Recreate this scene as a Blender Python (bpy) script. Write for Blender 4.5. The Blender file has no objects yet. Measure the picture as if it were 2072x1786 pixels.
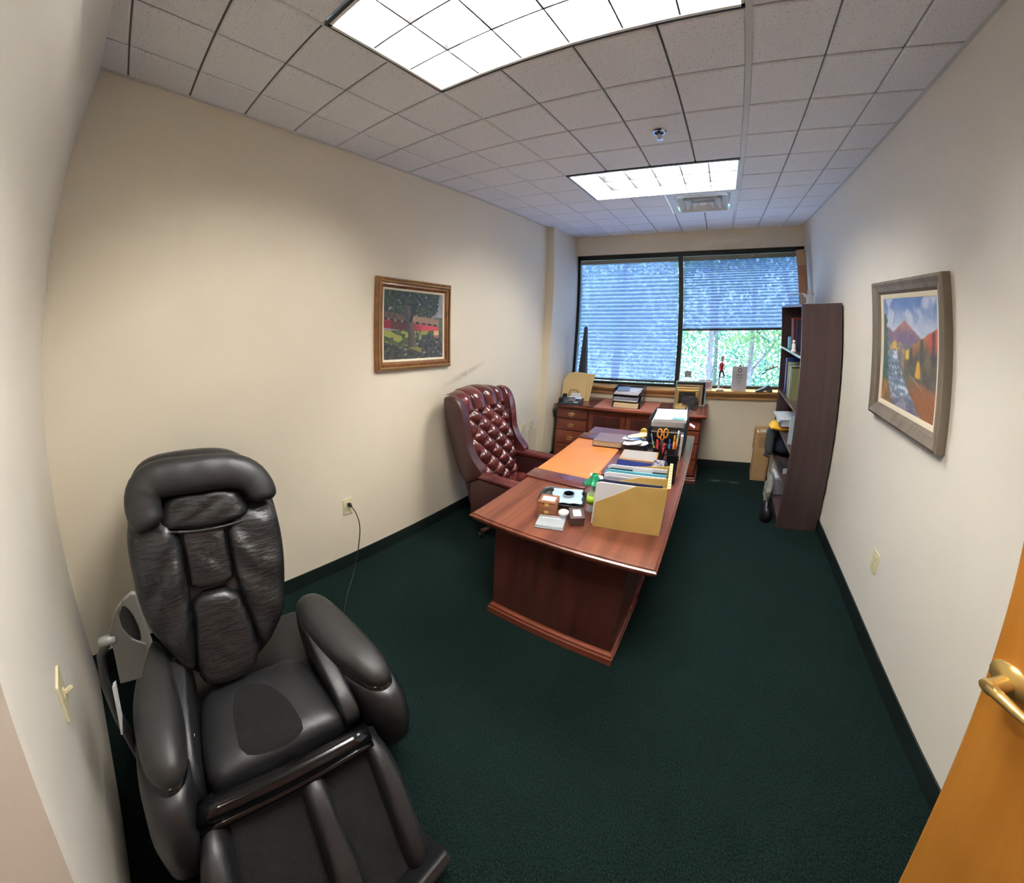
import bpy, bmesh, math, random
from mathutils import Vector, Matrix
random.seed(7)
SC = bpy.context.scene
COL = SC.collection
PI = math.pi

# ------------------------------------------------------------------ camera
# stitched wide phone picture: a wide polynomial lens, photo 2072 x 1786
CAM = (-0.2474, -2.1458, 1.8312)
YAW, PITCH, ROLL = 0.60500, 0.11045, -0.03460
U0, V0 = 1009.571, 541.969
K = (1.194538947, 0.81397585, -0.986614777, 0.24427138)   # angle from pixels/1000
cd = bpy.data.cameras.new('camera')
cam = bpy.data.objects.new('camera', cd)
COL.objects.link(cam)
_R = (Matrix.Rotation(YAW, 3, 'Z') @ Matrix.Rotation(PITCH, 3, 'X') @ Matrix.Rotation(ROLL, 3, 'Y'))
_m = (_R @ Matrix.Rotation(PI / 2, 3, 'X')).to_4x4()
_m.translation = CAM
cam.matrix_world = _m
cd.type = 'PANO'
cd.panorama_type = 'FISHEYE_LENS_POLYNOMIAL'
cd.sensor_fit = 'HORIZONTAL'
cd.sensor_width = 36.0
cd.fisheye_fov = 2 * PI
_s = 2.072 / 36.0
cd.fisheye_polynomial_k0 = 0.0
cd.fisheye_polynomial_k1 = -K[0] * _s
cd.fisheye_polynomial_k2 = -K[1] * _s ** 2
cd.fisheye_polynomial_k3 = -K[2] * _s ** 3
cd.fisheye_polynomial_k4 = -K[3] * _s ** 4
cd.shift_x = (1036 - U0) / 2072
cd.shift_y = (V0 - 893) / 1786
cd.clip_start = 0.01
SC.camera = cam

# ------------------------------------------------------------------ sky, sun, exposure
SKY_COL, SKY_STR = (0.58, 0.75, 1.0), 3.2
SUN_STR = 6.5
LAMP_STR = 90.0
EXPOSURE = 1.05
w = bpy.data.worlds.new('sky')
SC.world = w
w.use_nodes = True
bg = w.node_tree.nodes['Background']
bg.inputs[0].default_value = (*SKY_COL, 1)
bg.inputs[1].default_value = SKY_STR
sl = bpy.data.lights.new('sun', 'SUN')
sl.energy = SUN_STR
sl.angle = 0.01
sl.color = (1.0, 0.95, 0.86)
so = bpy.data.objects.new('sun', sl)
COL.objects.link(so)
so.rotation_euler = Vector((0.25, -0.36, -1.35)).to_track_quat('-Z', 'Y').to_euler()
vs = SC.view_settings
vs.view_transform = 'Standard'
vs.look = 'None'
vs.gamma = 1.0
vs.use_curve_mapping = False
vs.exposure = EXPOSURE

# ------------------------------------------------------------------ helpers
def lin(r, g, b):
    f = lambda c: (c / 255 / 12.92) if c / 255 <= 0.04045 else ((c / 255 + 0.055) / 1.055) ** 2.4
    return (f(r), f(g), f(b))

def mat(name, col, rough=0.5, metal=0.0, col2=None, nscale=20, stretch=(1, 1, 1), lo=0.35, hi=0.65,
        bump=None, coat=0.0, emit=None, spec=0.5, alpha=None, trans=0.0, detail=4, sheen=0.0, bstretch=None):
    m = bpy.data.materials.new(name)
    m.use_nodes = True
    nt = m.node_tree
    p = nt.nodes['Principled BSDF']
    p.inputs['Base Color'].default_value = (*col, 1)
    p.inputs['Roughness'].default_value = rough
    p.inputs['Metallic'].default_value = metal
    p.inputs['Specular IOR Level'].default_value = spec
    p.inputs['Coat Weight'].default_value = coat
    p.inputs['Coat Roughness'].default_value = 0.12
    p.inputs['Transmission Weight'].default_value = trans
    p.inputs['Sheen Weight'].default_value = sheen
    if emit:
        p.inputs['Emission Color'].default_value = (*emit[0], 1)
        p.inputs['Emission Strength'].default_value = emit[1]
    if alpha is not None:
        p.inputs['Alpha'].default_value = alpha
    tc = None
    def coords(st):
        nonlocal tc
        if tc is None:
            tc = nt.nodes.new('ShaderNodeTexCoord')
        mp = nt.nodes.new('ShaderNodeMapping')
        mp.inputs['Scale'].default_value = st
        nt.links.new(tc.outputs['Object'], mp.inputs[0])
        return mp.outputs[0]
    if col2:
        n = nt.nodes.new('ShaderNodeTexNoise')
        n.inputs['Scale'].default_value = nscale
        n.inputs['Detail'].default_value = detail
        nt.links.new(coords(stretch), n.inputs['Vector'])
        r = nt.nodes.new('ShaderNodeValToRGB')
        r.color_ramp.elements[0].position = lo
        r.color_ramp.elements[0].color = (*col, 1)
        r.color_ramp.elements[1].position = hi
        r.color_ramp.elements[1].color = (*col2, 1)
        nt.links.new(n.outputs['Fac'], r.inputs[0])
        nt.links.new(r.outputs[0], p.inputs['Base Color'])
    if bump:
        n = nt.nodes.new('ShaderNodeTexNoise')
        n.inputs['Scale'].default_value = bump[0]
        n.inputs['Detail'].default_value = 3
        nt.links.new(coords(bstretch or (1, 1, 1)), n.inputs['Vector'])
        b = nt.nodes.new('ShaderNodeBump')
        b.inputs['Strength'].default_value = bump[1]
        b.inputs['Distance'].default_value = bump[2] if len(bump) > 2 else 0.01
        nt.links.new(n.outputs['Fac'], b.inputs['Height'])
        nt.links.new(b.outputs[0], p.inputs['Normal'])
    return m

def tag(o, label, cat, group=None):
    o['label'] = label
    o['category'] = cat
    if group:
        o['group'] = group
    return o

def thing(name, label, cat, loc=(0, 0, 0), rotz=0.0, group=None):
    o = bpy.data.objects.new(name, None)
    o.empty_display_size = 0.05
    COL.objects.link(o)
    o.location = loc
    o.rotation_euler = (0, 0, rotz)
    return tag(o, label, cat, group)

class MB:
    """collects simple shapes; build() links them as one mesh object"""
    def __init__(s, M=None):
        s.v, s.f, s.M = [], [], M or Matrix.Identity(4)
    def add(s, vs, fs, M=None):
        n = len(s.v)
        T = s.M @ M if M else s.M
        s.v += [tuple(T @ Vector(q)) for q in vs]
        s.f += [tuple(i + n for i in f) for f in fs]
        return s
    def box(s, x0, x1, y0, y1, z0, z1, M=None):
        vs = [(x, y, z) for x in (x0, x1) for y in (y0, y1) for z in (z0, z1)]
        return s.add(vs, [(0, 1, 3, 2), (4, 6, 7, 5), (0, 4, 5, 1), (2, 3, 7, 6), (0, 2, 6, 4), (1, 5, 7, 3)], M)
    def tube(s, path, r, n=8, caps=True):
        path = [Vector(q) for q in path]
        rs = r if isinstance(r, (list, tuple)) else [r] * len(path)
        vs, fs = [], []
        up = None
        for i, q in enumerate(path):
            t = (path[min(i + 1, len(path) - 1)] - path[max(i - 1, 0)]).normalized()
            if up is None:
                up = Vector((0, 0, 1)) if abs(t.z) < 0.9 else Vector((1, 0, 0))
            a = t.cross(up).normalized()
            b = a.cross(t).normalized()
            up = b
            for k in range(n):
                an = 2 * PI * k / n
                vs.append(q + (a * math.cos(an) + b * math.sin(an)) * rs[i])
        for i in range(len(path) - 1):
            for k in range(n):
                fs.append((i * n + k, i * n + (k + 1) % n, (i + 1) * n + (k + 1) % n, (i + 1) * n + k))
        if caps:
            fs.append(tuple(range(n))[::-1])
            fs.append(tuple((len(path) - 1) * n + k for k in range(n)))
        return s.add(vs, fs)
    def lathe(s, prof, n=20, at=(0, 0, 0), M=None):
        vs, fs = [], []
        for r, z in prof:
            for k in range(n):
                an = 2 * PI * k / n
                vs.append((at[0] + r * math.cos(an), at[1] + r * math.sin(an), at[2] + z))
        for i in range(len(prof) - 1):
            for k in range(n):
                fs.append((i * n + k, i * n + (k + 1) % n, (i + 1) * n + (k + 1) % n, (i + 1) * n + k))
        fs.append(tuple(range(n))[::-1])
        fs.append(tuple((len(prof) - 1) * n + k for k in range(n)))
        return s.add(vs, fs, M)
    def prism(s, poly, h0, h1, axis='z', M=None):
        """poly 2D; axis z -> (x,y), y -> (x,z), x -> (y,z)"""
        def mk(a, b, h):
            return {'z': (a, b, h), 'y': (a, h, b), 'x': (h, a, b)}[axis]
        n = len(poly)
        vs = [mk(a, b, h0) for a, b in poly] + [mk(a, b, h1) for a, b in poly]
        fs = [tuple(range(n))[::-1], tuple(range(n, 2 * n))]
        fs += [(i, (i + 1) % n, n + (i + 1) % n, n + i) for i in range(n)]
        return s.add(vs, fs, M)
    def grid(s, fn, nu, nv, closed_u=False):
        vs = [fn(i / nu, j / nv) for j in range(nv + 1) for i in range(nu + 1)]
        fs = [(j * (nu + 1) + i, j * (nu + 1) + i + 1, (j + 1) * (nu + 1) + i + 1, (j + 1) * (nu + 1) + i)
              for j in range(nv) for i in range(nu)]
        return s.add(vs, fs)
    def build(s, name, m, parent=None, smooth=False, bevel=0.0, seg=2, loc=None, rot=None, solid=0.0, auto=None, kind=None):
        me = bpy.data.meshes.new(name)
        me.from_pydata(s.v, [], s.f)
        bm = bmesh.new()
        bm.from_mesh(me)
        bmesh.ops.recalc_face_normals(bm, faces=bm.faces)
        bm.to_mesh(me)
        bm.free()
        me.materials.append(m)
        if smooth:
            me.polygons.foreach_set('use_smooth', [True] * len(me.polygons))
        o = bpy.data.objects.new(name, me)
        COL.objects.link(o)
        if parent:
            o.parent = parent
        if loc:
            o.location = loc
        if rot:
            o.rotation_euler = rot
        if bevel:
            b = o.modifiers.new('bevel', 'BEVEL')
            b.width = bevel
            b.segments = seg
            b.limit_method = 'ANGLE'
            b.angle_limit = 0.7
            if seg > 2:
                me.polygons.foreach_set('use_smooth', [True] * len(me.polygons))
        if solid:
            b = o.modifiers.new('solid', 'SOLIDIFY')
            b.thickness = solid
        if auto:
            me.set_sharp_from_angle(angle=auto)
        if kind:
            o['kind'] = kind
        return o

def chaikin(p, it=2, closed=True):
    for _ in range(it):
        q = []
        n = len(p)
        for i in range(n if closed else n - 1):
            a, b = p[i], p[(i + 1) % n]
            q.append(tuple(a[k] * .75 + b[k] * .25 for k in range(len(a))))
            q.append(tuple(a[k] * .25 + b[k] * .75 for k in range(len(a))))
        if not closed:
            q = [p[0]] + q + [p[-1]]
        p = q
    return p

def cushion(mb, outline, o, ex, ey, nrm, thick, back=0.0, smooth=2, power=3.5, rings=8, wob=None):
    """a padded slab: outline in the plane (o, ex, ey), swelling out along nrm"""
    P = chaikin(outline, smooth)
    cx = sum(q[0] for q in P) / len(P)
    cy = sum(q[1] for q in P) / len(P)
    o, ex, ey, nrm = Vector(o), Vector(ex), Vector(ey), Vector(nrm)
    n = len(P)
    vs, fs = [], []
    def ring(sc, h):
        for q in P:
            x, y = cx + (q[0] - cx) * sc, cy + (q[1] - cy) * sc
            hh = h + (wob(x, y) * min(1, (1 - sc) * 5) if wob else 0)
            vs.append(o + ex * x + ey * y + nrm * hh)
    ring(0.97, back)
    ss = [1.0] + [1 - ((i + 1) / rings) ** 1.6 for i in range(rings)]
    for sc in ss[:-1]:
        ring(sc, thick * (1 - sc ** power) ** 0.5 if sc < 1 else min(0, back * .3))
    nr = 1 + len(ss) - 1
    h = thick + (wob(cx, cy) if wob else 0)
    vs.append(o + ex * cx + ey * cy + nrm * h)
    for r in range(nr - 1):
        for i in range(n):
            fs.append((r * n + i, r * n + (i + 1) % n, (r + 1) * n + (i + 1) % n, (r + 1) * n + i))
    c = len(vs) - 1
    for i in range(n):
        fs.append(((nr - 1) * n + i, (nr - 1) * n + (i + 1) % n, c))
    fs.append(tuple(range(n))[::-1])
    mb.add(vs, fs)
    return mb

def rrect(w2, h2, r, n=5, cx=0, cy=0):
    out = []
    for sx, sy, a0 in ((1, 1, 0), (-1, 1, 90), (-1, -1, 180), (1, -1, 270)):
        for k in range(n + 1):
            a = math.radians(a0 + 90 * k / n)
            out.append((cx + sx * (w2 - r) + r * math.cos(a), cy + sy * (h2 - r) + r * math.sin(a)))
    return out

def text(body, size, m, parent, loc, rot, name='lettering', align='CENTER', ext=0.0004):
    c = bpy.data.curves.new(name, 'FONT')
    c.body = body
    c.size = size
    c.align_x = align
    c.align_y = 'CENTER'
    c.extrude = ext
    o = bpy.data.objects.new(name, c)
    COL.objects.link(o)
    me = bpy.data.meshes.new_from_object(o.evaluated_get(bpy.context.evaluated_depsgraph_get()))
    bpy.data.objects.remove(o)
    bpy.data.curves.remove(c)
    me.materials.clear()
    me.materials.append(m)
    t = bpy.data.objects.new(name, me)
    COL.objects.link(t)
    t.parent = parent
    t.location = loc
    t.rotation_euler = rot
    return t

def copy_tree(o, parent=None):
    c = o.copy()
    COL.objects.link(c)
    c.parent = parent
    for ch in list(o.children):
        copy_tree(ch, c)
    return c

def simple(name, label, cat, mb, m, group=None, **kw):
    return tag(mb.build(name, m, **kw), label, cat, group)

# ------------------------------------------------------------------ materials
def wall_mat(name, col, smear=None):
    m = mat(name, col, 0.62, col2=tuple(c * 0.955 for c in col), nscale=1.7, bump=(260, 0.10, 0.002), spec=0.3)
    if smear:     # a grey scuff where a chair back rubbed along the paint
        nt = m.node_tree
        p = nt.nodes['Principled BSDF']
        src = p.inputs['Base Color'].links[0].from_socket
        g = nt.nodes.new('ShaderNodeNewGeometry')
        mp = nt.nodes.new('ShaderNodeMapping')
        mp.vector_type = 'TEXTURE'
        mp.inputs['Location'].default_value = smear[0]
        mp.inputs['Rotation'].default_value = (smear[1], 0, 0)
        mp.inputs['Scale'].default_value = smear[2]
        nt.links.new(g.outputs['Position'], mp.inputs[0])
        gr = nt.nodes.new('ShaderNodeTexGradient')
        gr.gradient_type = 'SPHERICAL'
        nt.links.new(mp.outputs[0], gr.inputs[0])
        n = nt.nodes.new('ShaderNodeTexNoise')
        n.inputs['Scale'].default_value = 30
        nt.links.new(g.outputs['Position'], n.inputs[0])
        mu = nt.nodes.new('ShaderNodeMath')
        mu.operation = 'MULTIPLY'
        nt.links.new(gr.outputs['Fac'], mu.inputs[0])
        nt.links.new(n.outputs['Fac'], mu.inputs[1])
        mx = nt.nodes.new('ShaderNodeMix')
        mx.data_type = 'RGBA'
        nt.links.new(mu.outputs[0], mx.inputs['Factor'])
        nt.links.new(src, mx.inputs['A'])
        mx.inputs['B'].default_value = (*lin(150, 142, 126), 1)
        nt.links.new(mx.outputs['Result'], p.inputs['Base Color'])
    return m

def wood(name, a, b, rough=0.3, axis=1, scale=9, coat=0.3, bump=0.0):
    st = [14, 14, 14]
    st[axis] = 0.9
    return mat(name, lin(*a), rough, col2=lin(*b), nscale=scale / 4, stretch=tuple(st), lo=0.3, hi=0.72,
               coat=coat, detail=6, bump=(40, bump, 0.003) if bump else None, bstretch=tuple(st))

m_wall = wall_mat('cream_wall_paint', lin(238, 227, 204), smear=((-2.1, 0.11, 1.305), 0.30, (0.3, 0.32, 0.035)))
m_wallb = wall_mat('tan_wall_paint', lin(236, 224, 200))
m_wallr = wall_mat('off_white_wall_paint', lin(238, 231, 217))
m_hall = wall_mat('peach_wall_paint', lin(236, 200, 178))
m_base = mat('dark_green_vinyl', lin(7, 21, 18), 0.55)
m_carpet = mat('green_carpet', lin(6, 14, 13), 0.95, col2=lin(27, 44, 41), nscale=170, lo=0.34, hi=0.66, bump=(420, 0.9, 0.006), spec=0.05)
m_tile = mat('speckled_ceiling_tile', lin(184, 184, 186), 0.9, col2=lin(240, 240, 243), nscale=110, lo=0.30, hi=0.40, bump=(160, 0.35, 0.004), spec=0.15)
m_tee = mat('white_ceiling_grid', lin(214, 212, 208), 0.5)
m_gap = mat('ceiling_reveal', lin(120, 116, 112), 0.9)
m_white = mat('white_enamel', lin(236, 236, 234), 0.35)
m_louver = mat('satin_louver', lin(72, 72, 74), 0.35, metal=0.3)
m_lamp = mat('lit_fluorescent_tube', (1, 1, 1), 0.5, emit=((1.0, 0.975, 0.93), LAMP_STR))
m_blackmetal = mat('black_anodised_metal', lin(26, 28, 30), 0.4, metal=0.3)
m_dkrail = mat('dark_bronze_rail', lin(52, 54, 52), 0.4)
m_headrail = mat('tan_head_rail', lin(136, 132, 116), 0.5)
m_chrome = mat('chrome', lin(200, 200, 205), 0.15, metal=1.0)
m_brass = mat('brass', lin(212, 180, 110), 0.3, metal=0.75)
m_ivory = mat('ivory_plastic', lin(226, 217, 178), 0.4)
m_blackpl = mat('black_plastic', lin(22, 22, 24), 0.4)
m_greypl = mat('grey_plastic', lin(148, 146, 140), 0.35)
m_oakdoor = wood('oak_door_veneer', (168, 108, 36), (196, 134, 56), 0.35, 2, 6, 0.2)
m_silloak = wood('oak_sill', (190, 142, 84), (214, 170, 112), 0.4, 0, 8, 0.2)
m_mah = wood('mahogany_veneer', (92, 42, 30), (128, 68, 48), 0.22, 0, 6, 0.25)
m_mahy = wood('mahogany_veneer_lengthwise', (80, 41, 29), (112, 64, 46), 0.25, 1, 5, 0.05)
m_mahdark = wood('dark_mahogany', (54, 26, 22), (78, 40, 33), 0.3, 2, 5, 0.2)
m_bookcase = wood('dark_brown_laminate', (60, 44, 44), (76, 58, 57), 0.42, 2, 5, 0.0)
m_shelfedge = mat('satin_shelf_edge', lin(110, 96, 88), 0.25)
m_burg = mat('burgundy_leather', lin(66, 24, 24), 0.26, col2=lin(92, 38, 36), nscale=9, bump=(330, 0.10, 0.003), coat=0.25)
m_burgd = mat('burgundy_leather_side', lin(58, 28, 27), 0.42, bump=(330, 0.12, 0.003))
m_leather = mat('black_leather', lin(22, 22, 24), 0.40, bump=(16, 0.30, 0.014), bstretch=(1.5, 1, 4), coat=0.06)
m_leather2 = mat('black_smooth_leather', lin(27, 27, 29), 0.45, bump=(300, 0.15, 0.003))
m_armpad = mat('charcoal_vinyl', lin(34, 33, 33), 0.5, bump=(360, 0.2, 0.003))
m_shellp = mat('dark_grey_shell_plastic', lin(22, 22, 24), 0.42)
m_gloss = mat('gloss_black_plastic', lin(10, 10, 12), 0.16)
m_fabric = mat('black_mesh_fabric', lin(7, 6, 7), 0.95, bump=(500, 0.6, 0.004))
m_orange = mat('tan_orange_leather_pad', lin(184, 112, 54), 0.42, col2=lin(190, 120, 62), nscale=6)
m_salmon = mat('salmon_leather_pad', lin(172, 104, 82), 0.4, col2=lin(180, 114, 92), nscale=6)
m_strip = wood('pad_strip_wood', (74, 36, 34), (96, 52, 48), 0.22, 0, 6, 0.3)
m_gold = mat('mustard_card', lin(168, 138, 74), 0.55, col2=lin(176, 146, 82), nscale=8)
m_golddk = mat('mustard_card_edge', lin(200, 178, 116), 0.6)
m_paper = mat('white_paper', lin(208, 208, 210), 0.8)
m_paperb = mat('cream_paper', lin(208, 196, 168), 0.8)
m_manila = mat('manila_card', lin(222, 194, 140), 0.7)
m_blue = mat('blue_card', lin(44, 62, 140), 0.45)
m_navy = mat('navy_cloth', lin(24, 30, 54), 0.8)
m_teal = mat('teal_card', lin(90, 160, 176), 0.6)
m_dkgreen = mat('dark_green_card', lin(26, 44, 42), 0.6)
m_greyc = mat('grey_card', lin(140, 140, 150), 0.6)
m_card = mat('brown_cardboard', lin(172, 136, 92), 0.8, col2=lin(182, 148, 104), nscale=5)
m_yellow = mat('yellow_padded_envelope', lin(232, 176, 44), 0.6, bump=(20, 0.6, 0.01))
m_boxwood = wood('light_box_wood', (150, 112, 70), (178, 140, 96), 0.4, 0, 8, 0.1)
m_redwood = wood('reddish_box_wood', (112, 66, 40), (146, 92, 58), 0.35, 0, 8, 0.2)
m_dkbox = mat('dark_brown_box', lin(64, 44, 38), 0.4)
m_mesh = mat('black_wire_mesh', lin(30, 32, 32), 0.4, metal=0.4)
m_redp = mat('red_plastic', lin(190, 36, 40), 0.35)
m_bluep = mat('blue_plastic', lin(40, 90, 190), 0.35)
m_orangep = mat('orange_plastic', lin(236, 150, 50), 0.4)
m_yellowp = mat('yellow_plastic', lin(224, 190, 70), 0.4)
m_greenp = mat('green_plastic_wrap', lin(24, 130, 88), 0.3)
m_lime = mat('lime_label', lin(168, 206, 52), 0.5)
m_clear = mat('clear_plastic', lin(196, 204, 206), 0.12, alpha=0.38)
m_plate = mat('pale_blue_ceramic', lin(158, 178, 186), 0.15)
m_trayb = mat('dark_tray', lin(44, 46, 48), 0.35)
m_steel = mat('brushed_steel', lin(170, 170, 175), 0.3, metal=1.0)
m_skin = mat('painted_skin', lin(224, 170, 140), 0.5)
m_whitep = mat('white_plastic', lin(232, 230, 224), 0.4)
m_ink = mat('black_ink', lin(24, 22, 22), 0.6)
m_goldf = mat('gilt_frame', lin(176, 140, 72), 0.3, metal=0.7)
m_bluegrey = mat('blue_grey_painted_wood', lin(140, 164, 172), 0.5)
m_straw = mat('straw_quills', lin(206, 176, 120), 0.7)
m_bronzeframe = wood('brown_gilt_frame', (104, 66, 34), (138, 92, 50), 0.35, 0, 6, 0.2)
m_greyframe = wood('grey_washed_frame', (96, 86, 72), (126, 114, 98), 0.55, 2, 8, 0.0)
m_linen = mat('linen_liner', lin(226, 214, 188), 0.8)
m_tube = mat('kraft_tube', lin(150, 106, 72), 0.7, col2=lin(160, 116, 82), nscale=6)
m_tubecap = mat('kraft_tube_collar', lin(178, 142, 104), 0.7)

# pleated fabric lets daylight through
m_shade = bpy.data.materials.new('pleated_shade_fabric')
m_shade.use_nodes = True
_nt = m_shade.node_tree
_nt.nodes.remove(_nt.nodes['Principled BSDF'])
_tl = _nt.nodes.new('ShaderNodeBsdfTranslucent')
_tl.inputs[0].default_value = (0.17, 0.215, 0.38, 1)
_df = _nt.nodes.new('ShaderNodeBsdfDiffuse')
_df.inputs[0].default_value = (0.42, 0.52, 0.70, 1)
_tr = _nt.nodes.new('ShaderNodeBsdfTransparent')
_tr.inputs[0].default_value = (0.54, 0.66, 0.96, 1)
_m1 = _nt.nodes.new('ShaderNodeMixShader')
_m1.inputs[0].default_value = 0.35
_m2 = _nt.nodes.new('ShaderNodeMixShader')
_m2.inputs[0].default_value = 0.19
_nt.links.new(_tl.outputs[0], _m1.inputs[1])
_nt.links.new(_df.outputs[0], _m1.inputs[2])
_nt.links.new(_m1.outputs[0], _m2.inputs[1])
_nt.links.new(_tr.outputs[0], _m2.inputs[2])
_nt.links.new(_m2.outputs[0], _nt.nodes['Material Output'].inputs[0])

m_glass = bpy.data.materials.new('window_glass')
m_glass.use_nodes = True
_nt = m_glass.node_tree
_nt.nodes.remove(_nt.nodes['Principled BSDF'])
_tr = _nt.nodes.new('ShaderNodeBsdfTransparent')
_tr.inputs[0].default_value = (0.93, 0.97, 0.98, 1)
_gl = _nt.nodes.new('ShaderNodeBsdfGlossy')
_gl.inputs['Roughness'].default_value = 0.02
_m1 = _nt.nodes.new('ShaderNodeMixShader')
_m1.inputs[0].default_value = 0.04
_nt.links.new(_tr.outputs[0], _m1.inputs[1])
_nt.links.new(_gl.outputs[0], _m1.inputs[2])
_nt.links.new(_m1.outputs[0], _nt.nodes['Material Output'].inputs[0])

def leafmat(name, a, b):
    m = bpy.data.materials.new(name)
    m.use_nodes = True
    nt = m.node_tree
    nt.nodes.remove(nt.nodes['Principled BSDF'])
    tl = nt.nodes.new('ShaderNodeBsdfTranslucent')
    df = nt.nodes.new('ShaderNodeBsdfDiffuse')
    n = nt.nodes.new('ShaderNodeTexNoise')
    n.inputs['Scale'].default_value = 1.6
    r = nt.nodes.new('ShaderNodeValToRGB')
    r.color_ramp.elements[0].position = 0.35
    r.color_ramp.elements[0].color = (*a, 1)
    r.color_ramp.elements[1].position = 0.65
    r.color_ramp.elements[1].color = (*b, 1)
    g = nt.nodes.new('ShaderNodeNewGeometry')
    nt.links.new(g.outputs['Position'], n.inputs[0])
    nt.links.new(n.outputs[0], r.inputs[0])
    for s in (tl, df):
        nt.links.new(r.outputs[0], s.inputs[0])
    mx = nt.nodes.new('ShaderNodeMixShader')
    mx.inputs[0].default_value = 0.45
    nt.links.new(tl.outputs[0], mx.inputs[1])
    nt.links.new(df.outputs[0], mx.inputs[2])
    nt.links.new(mx.outputs[0], nt.nodes['Material Output'].inputs[0])
    return m
m_leaf = leafmat('sunlit_maple_leaf', lin(112, 150, 108), lin(158, 188, 122))
m_leaf2 = leafmat('bluish_green_leaf', lin(88, 138, 124), lin(130, 176, 150))
m_bark = mat('grey_bark', lin(112, 108, 114), 0.9, col2=lin(142, 138, 144), nscale=12)

# ------------------------------------------------------------------ the room
XL, XR, YB, ZC = -2.10, 0.855, 2.03, 2.72
YN0, SLP = -2.56, 0.115             # the wall beside the entrance runs slightly askew
JX = -1.00
yn = lambda x: YN0 + SLP * (x - XL)
FT = 0.3048

def struct(name, mb, m, **kw):
    o = mb.build(name, m, **kw)
    o['kind'] = 'structure'
    return o

struct('floor', MB().box(XL - .15, 1.6, -4.4, YB + .15, -0.1, 0), m_carpet)
struct('wall_left', MB().box(XL - .12, XL, -4.4, YB + .15, 0, ZC + .2), m_wall)
struct('wall_right', MB().box(XR, XR + .12, -2.35, YB + .15, 0, ZC + .2), m_wallr)
WT, WB_, WXL = 2.50, 0.915, -2.012
wb = MB().box(XL, XR, YB, YB + .14, 0, WB_).box(XL, XR, YB, YB + .14, WT, ZC + .2)
struct('wall_back', wb, m_wallb)
struct('wall_column', MB().box(XL, WXL, 1.40, YB + .14, 0, ZC), m_wallb)
near = [(XL, YN0), (JX, yn(JX)), (JX + .02, yn(JX) - .13), (XL, YN0 - .13)]
lint = [(JX, yn(JX)), (XR, yn(XR)), (XR, yn(XR) - .13), (JX + .02, yn(JX) - .13)]
struct('wall_near', MB().prism(near, 0, ZC + .2).prism(lint, 2.035, ZC + .2), m_wallr)
struct('trim_1', MB().prism([(JX, yn(JX) + .004), (JX + .018, yn(JX) + .004), (JX + .04, yn(JX) - .15), (JX + .02, yn(JX) - .15)], 0, 2.035), m_wallr)
# the passage outside the door, out of the picture but for a peach sliver
struct('wall_hall', MB().box(-1.15, -1.03, -4.4, yn(JX) - .13, 0, ZC).box(-1.15, 1.6, -4.5, -4.4, 0, ZC)
       .box(1.2, 1.3, -4.4, -2.35, 0, ZC).box(XR, 1.3, -2.47, -2.35, 0, ZC), m_hall)

# ceiling: backing plane, one square per scored foot, metal tees between the two-foot tiles
L1 = (-4, 0, 4, 6)       # columns c0..c1, rows r0..r1 of a ceiling fixture, feet (row grows toward the door)
L2 = (-4, 0, -2, 0)
VENT = (-2, 0, -4, -2)
_cb = MB()
_zz = (ZC + .012, ZC + .03)
_x0, _x1 = -4 * FT, 0
_cb.box(XL - .1, _x0, -4.4, YB + .1, *_zz).box(_x1, 1.6, -4.4, YB + .1, *_zz)
for _a, _b in ((-4.4, -6 * FT), (-4 * FT, 0), (4 * FT, YB + .1)):
    _cb.box(_x0, _x1, _a, _b, *_zz)
_cb.box(_x0, -2 * FT, 2 * FT, 4 * FT, *_zz)
ceil = struct('ceiling', _cb, m_gap)
def inside(c, r, q):
    return q[0] <= c < q[1] and q[2] <= r < q[3]
tile_me = {}
def tile(x0, x1, y0, y1):
    key = (round(x1 - x0, 4), round(y1 - y0, 4))
    w2, h2 = key[0] / 2, key[1] / 2
    if key not in tile_me:
        b = .006
        vs = [(-w2, -h2, .014), (w2, -h2, .014), (w2, h2, .014), (-w2, h2, .014),
              (-w2, -h2, .004), (w2, -h2, .004), (w2, h2, .004), (-w2, h2, .004),
              (-w2 + b, -h2 + b, 0), (w2 - b, -h2 + b, 0), (w2 - b, h2 - b, 0), (-w2 + b, h2 - b, 0)]
        fs = [(8, 11, 10, 9), (3, 2, 1, 0)]
        for k in range(4):
            j = (k + 1) % 4
            fs += [(k, j, 4 + j, 4 + k), (4 + k, 4 + j, 8 + j, 8 + k)]
        me = bpy.data.meshes.new('ceiling_tile')
        me.from_pydata(vs, [], fs)
        me.materials.append(m_tile)
        tile_me[key] = me
    o = bpy.data.objects.new('ceiling_tile', tile_me[key])
    COL.objects.link(o)
    o.location = ((x0 + x1) / 2, (y0 + y1) / 2, ZC)
    o.parent = ceil
for c in range(-7, 3):
    for r in range(-7, 10):
        if inside(c, r, L1) or inside(c, r, L2) or inside(c, r, VENT):
            continue
        g = lambda k: 0.0045
        x0, x1 = c * FT + (.012 if c == 0 else g(c)), (c + 1) * FT - (.012 if c == -1 else g(c))
        y0, y1 = -(r + 1) * FT + g(r + 1), -r * FT - g(r)
        x0, x1 = max(x0, XL), min(x1, XR)
        y0, y1 = max(y0, yn(-2.1)), min(y1, YB)
        if x1 - x0 > .02 and y1 - y0 > .02:
            tile(x0, x1, y0, y1)
def tee(x0, x1, y0, y1, z=.004):
    MB().box(x0, x1, y0, y1, ZC + z, ZC + z + .012).build('ceiling_tee', m_tee, ceil)
tee(-.0119, .0119, -2.75, YB, -.0015)
tee(-4 * FT - .0045, -4 * FT + .0045, -2.75, YB, .002)
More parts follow.
